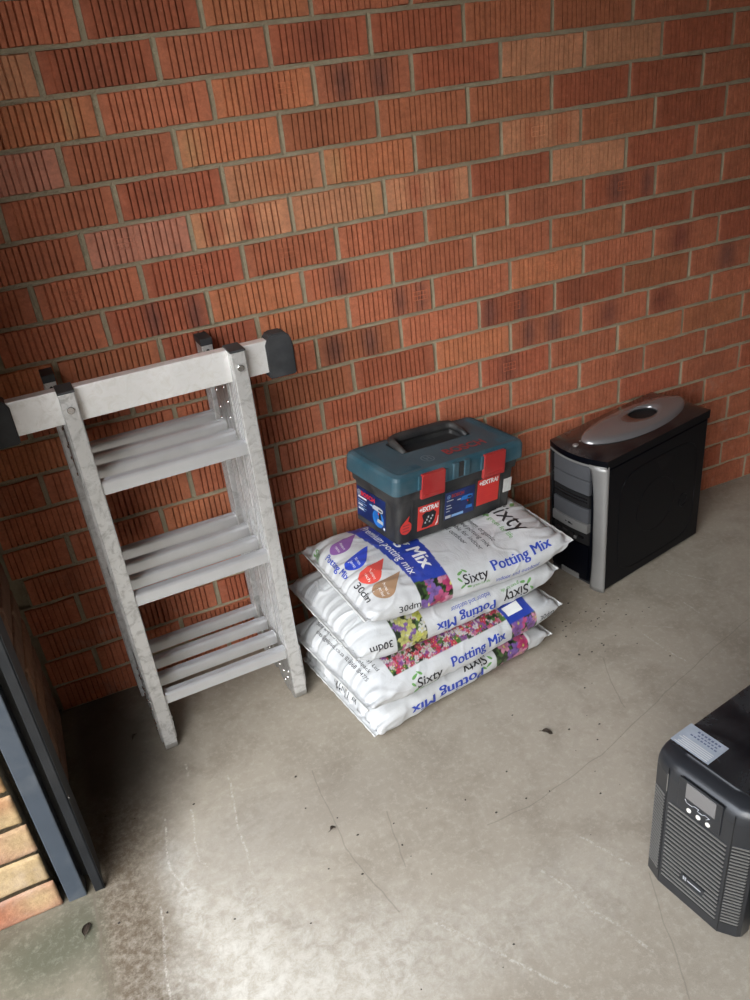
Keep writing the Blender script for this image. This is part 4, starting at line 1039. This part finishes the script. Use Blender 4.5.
# ------------------------------------------------------------------ power backup units
UW, UD, UH = .199, .41, .331
def make_ups(loc, rz, label):
    u = thing('backup_power_unit', label, 'power unit', loc, Matrix.Rotation(rz, 3, 'Z'), None)
    # local: x back, y negative to the right
    b = MB(); b.box((.042,-UW+.002,.012), (UD,-.002,UH-.004), 'upsb', .006, 3)
    for q in range(12): b.box((.30,-.0022+.0,.09+q*.012), (.38,-.0012,.093+q*.012), 'hole')
    b.build('casing', u)
    b = MB(); b.box((.040,-UW+.004,UH-.012), (UD-.002,-.004,UH), 'upstop', .0025); b.build('top_plate', u)
    b = MB()
    def front(y):  # plan of the faceted bezel
        t = -y
        if t < .036: return .012*(1-t/.036)
        if t > UW-.032: return .020*((t-(UW-.032))/.032)
        return 0
    ys = [0,-.004,-.018,-.036,-.05,-.097,-.14,-UW+.032,-UW+.018,-UW+.005,-UW]
    rings = []
    prof = [(.004,.008),(.0,.012),(0,.04),(0,.298),(.002,.312),(.008,.322),(.018,.328),(.032,.3303),(.046,.3305)]
    for dx, z in prof:
        ring = [(front(y)+dx+(.004 if y in (0,-UW) else 0), y, z) for y in ys]
        rings.append(ring)
    bm = bmesh.new(); R = [[bm.verts.new(p) for p in r] for r in rings]
    for a, c in zip(R[:-1], R[1:]):
        for k in range(len(ys)-1): bm.faces.new((a[k], a[k+1], c[k+1], c[k])).smooth = False
    # sides, bottom, back
    bl = [bm.verts.new((.048, y, .008)) for y in (0, -UW)]; bt = [bm.verts.new((.048, y, .3305)) for y in (0, -UW)]
    bm.faces.new([r[0] for r in R]+[bt[0], bl[0]]); bm.faces.new([r[-1] for r in R]+[bt[1], bl[1]])
    bm.faces.new([v for v in R[0]]+[bl[1], bl[0]]); bm.faces.new([v for v in R[-1]]+[bt[1], bt[0]]); bm.faces.new((bl[0], bl[1], bt[1], bt[0]))
    bmesh.ops.recalc_face_normals(bm, faces=bm.faces)
    for f in bm.faces: f.smooth = f.calc_center_median().z > .305 and len(f.verts) == 4
    b.absorb(bm, 'upsb')
    # seams between the centre panel and the flanks
    for y in (-.0365, -UW+.0315): b.box((-.0006,y-.0006,.02), (.001,y+.0006,.318), 'hole')
    for y in (-.0363, ): b.box((-.0016,y-.0008,.262), (.000,y+.0008,.305), 'fin')
    b.build('front_bezel', u)
    b = MB(); n = 19      # centre louvres
    for q in range(n):
        z = .042+q*(.196/(n-1))
        segs = [(-.161,-.043)]
        if q == 3: segs = [(-.161,-.132),(-.082,-.043)]
        if q == 4: segs = [(-.161,-.128),(-.084,-.043)]
        if q == 5: segs = [(-.161,-.116),(-.114,-.043)]
        if q >= n-0: segs = []
        for a, c in segs:
            b.box((-.0026,a,z), (.002,c,z+.0019), 'fin', .0005)
            b.box((-.0006,a,z-.0062), (.002,c,z-.0002), 'hole')
    b.build('louvre_panel', u)
    for y0, y1 in ((-.033,-.005), (-UW+.004,-UW+.029)):
        b = MB()      # flank louvres
        for q in range(25):
            z = .046+q*.0083
            pts = [(front(y0)-.0028,y0),(front(y1)-.0022,y1),(front(y1)+.004,y1),(front(y0)+.004,y0)]
            b.prism(pts, 2, z, z+.0018, 'fin')
            pts = [(front(y0)-.0006,y0),(front(y1)-.0002,y1),(front(y1)+.004,y1),(front(y0)+.004,y0)]
            b.prism(pts, 2, z-.0058, z-.0002, 'hole')
        b.build('side_louvre', u)
    b = MB(); b.box((-.0022,-.146,.250), (.001,-.060,.322), 'upsb', .0008)
    b.build('display_surround', u)
    b = MB(); b.box((-.0034,-.134,.282), (.001,-.075,.318), 'lcd', .0008); b.build('display_screen', u)
    b = MB()
    mk = [((-.062,.270),(-.066,.264)),((-.066,.264),(-.076,.264)),((-.076,.264),(-.082,.268)),((-.082,.268),(-.090,.268)),((-.090,.268),(-.088,.262)),((-.088,.262),(-.098,.262)),((-.098,.262),(-.102,.266)),((-.102,.266),(-.112,.265)),((-.112,.265),(-.106,.258))]
    for (y0, z0), (y1, z1) in mk: b.tube([(-.0026,y0-.013,z0+.008),(-.0026,y1-.013,z1+.008)], .0007, 'ink_grey', 5)
    b.build('printed_symbols', u)
    for y in (-.085,-.104,-.123):
        b = MB(); b.cyl((-.0026,y,.2575), .0046, .003, 'button', axis=0, seg=20, bev=.0008); b.build('button', u)
    BY, BZ = -.011, .004
    b = MB(); b.prism([(p_+BY, q_+BZ) for p_, q_ in ((-.072,.080),(-.078,.088),(-.120,.088),(-.126,.080),(-.120,.072),(-.078,.072))], 0, -.0028, .0, 'upsb', .0006)
    for y, z in ((-.0805,.0815),(-.0845,.0815),(-.0805,.0765),(-.0845,.0765)): b.box((-.0034,y-.0014+BY,z-.0018+BZ), (-.0026,y+.0014+BY,z+.0018+BZ), 'ink_grey')
    b.box((-.0034,-.117+BY,.0775+BZ), (-.0026,-.0885+BY,.0796+BZ), 'ink_grey')
    b.build('maker_badge', u)
    return u
o1 = Vector((1.026,-1.070,0))-Vector((.016*math.cos(.183), .016*math.sin(.183), 0))
u1 = make_ups(o1, .183, 'black backup power unit with louvred front, three white buttons and pale label on top')
b = MB(); b.box((.046,-.079,UH), (.103,.000,UH+.0008), 'tape')
for q in range(5): b.box((.049+q*.0046,-.074,UH+.0008), (.0504+q*.0046,-.006-.004*(q%3),UH+.0011), 'stwhite')
for q, (a, c) in enumerate(((-.07,-.015),(-.066,-.03),(-.068,-.022))):
    y = a
    while y < c: b.box((.079+q*.007,y,UH+.0008), (.082+q*.007+.001*math.sin(y*900),y+.0045,UH+.0011), 'ink_pen'); y += .007
b.build('label', u1)
o2 = Vector((1.072,-1.290,0))
make_ups(o2, .183, 'second black unit at the right edge, beside the louvred power unit, only its corner showing')

# ------------------------------------------------------------------ crumbs and leaves on the floor
r = random.Random(4); b = MB(); pts = []
for cx, cy, sx, sy, n in ((1.38,-.37,.10,.06,34), (1.20,-.50,.14,.07,22), (.45,-.80,.45,.28,34), (1.0,-.7,.4,.15,18), (1.33,-.24,.06,.06,16), (.1,-.45,.1,.2,8)):
    for _ in range(n): pts.append((r.gauss(cx, sx), r.gauss(cy, sy)))
def inside_box(x, y): return (.60 < x < 1.28 and -.58 < y) or (.17 < x < .62 and -.33 < y) or (x > .98 and y < -.98) or (1.44 < x < 2.0 and -.32 < y)
for x, y in pts:
    if y > -.06 or x < .03 or inside_box(x, y): continue
    s = r.uniform(.0009, .0026); bm = bmesh.new(); bmesh.ops.create_icosphere(bm, subdivisions=1, radius=s)
    for v in bm.verts: v.co *= r.uniform(.7, 1.2)
    b.absorb(bm, 'soil', Matrix.Translation((x, y, s*.5)) @ Matrix.Diagonal((r.uniform(.8,1.8), 1, .6, 1)))
o = b.build('soil_crumbs'); tag(o, 'dark crumbs of soil scattered over the concrete floor', 'soil'); o['kind'] = 'stuff'
def leaf(x, y, l, w, a, label):
    bm = bmesh.new(); n = 10; rows = []
    for i in range(n+1):
        t = i/n; hw = w/2*math.sin(PI*t)**.7*(1+.15*math.sin(9*t)); rows.append([bm.verts.new(((t-.5)*l, hw*s_, .001+.004*abs(s_)*(1+math.sin(5*t))*.5+.003*math.sin(PI*t))) for s_ in (-1,-.5,0,.5,1)])
    for i in range(n):
        for j in range(4): bm.faces.new((rows[i][j], rows[i+1][j], rows[i+1][j+1], rows[i][j+1])).smooth = True
    bmesh.ops.solidify(bm, geom=bm.faces[:], thickness=.0006)
    b = MB(); b.absorb(bm, 'leaf'); b.tube([(-.5*l-.006,0,.001),(-.5*l,0,.0015),(0,0,.0045),(.45*l,0,.0025)], .0006, 'leaf', 5)
    o = b.build('dry_leaf'); o.location = (x, y, .001); o.rotation_euler = (0, 0, a); tag(o, label, 'leaf', 'dry leaves on the floor')
leaf(1.053,-.678,.026,.014,-.8, 'small dry brown leaf on the concrete between the sacks and the power unit')
leaf(-.022,-.680,.030,.016,1.2, 'dry brown leaf on the mossy concrete just outside the door frame')
leaf(.150,-.190,.022,.008,.9, 'small dry leaf in the dark corner beside the ladder')
leaf(.500,-.690,.014,.009,.3, 'tiny dark leaf scrap on the concrete in front of the ladder')

# ------------------------------------------------------------------ daylight and camera
wd = bpy.data.worlds.new('overcast_sky'); S.world = wd; wd.use_nodes = True
nt = wd.node_tree; bg = nt.nodes['Background']
tc = nd(nt, 'ShaderNodeTexCoord'); sp = nd(nt, 'ShaderNodeSeparateXYZ'); nt.links.new(tc.outputs['Generated'], sp.inputs[0])
nt.links.new(mix(nt, ramp(nt, sp.outputs[2], -.05, .9), (.92,.94,.98), (.80,.88,1.0)), bg.inputs[0]); setin(nt, bg.inputs[1], ramp(nt, sp.outputs[2], .12, .75, 1.4, 7.2))
sun = bpy.data.lights.new('soft_sun', 'SUN'); sun.energy = 3.8; sun.angle = math.radians(50); sun.color = (1,.97,.92)
so = bpy.data.objects.new('soft_sun', sun); COL.objects.link(so)
dvec = Vector((.70,.95,-.72)); so.rotation_euler = dvec.to_track_quat('-Z', 'Y').to_euler()

cd = bpy.data.cameras.new('camera'); cam = bpy.data.objects.new('camera', cd); COL.objects.link(cam); S.camera = cam
cd.sensor_fit = 'VERTICAL'; cd.sensor_height = 36; cd.lens = 826.63*36/1000; cd.clip_start = .02
def rod(w_):
    w_ = Vector(w_); return Matrix.Rotation(w_.length, 3, w_.normalized())
Rw = rod((.4889,.3734,.2035)) @ Matrix(((1,0,0),(0,0,1),(0,-1,0)))
cam.matrix_world = Matrix.Translation((.2444,-1.8894,1.4867)) @ Rw.transposed().to_4x4()
S.view_settings.view_transform = 'Standard'; S.view_settings.look = 'None'; S.view_settings.gamma = 1
S.view_settings.use_curve_mapping = False; S.view_settings.exposure = .06
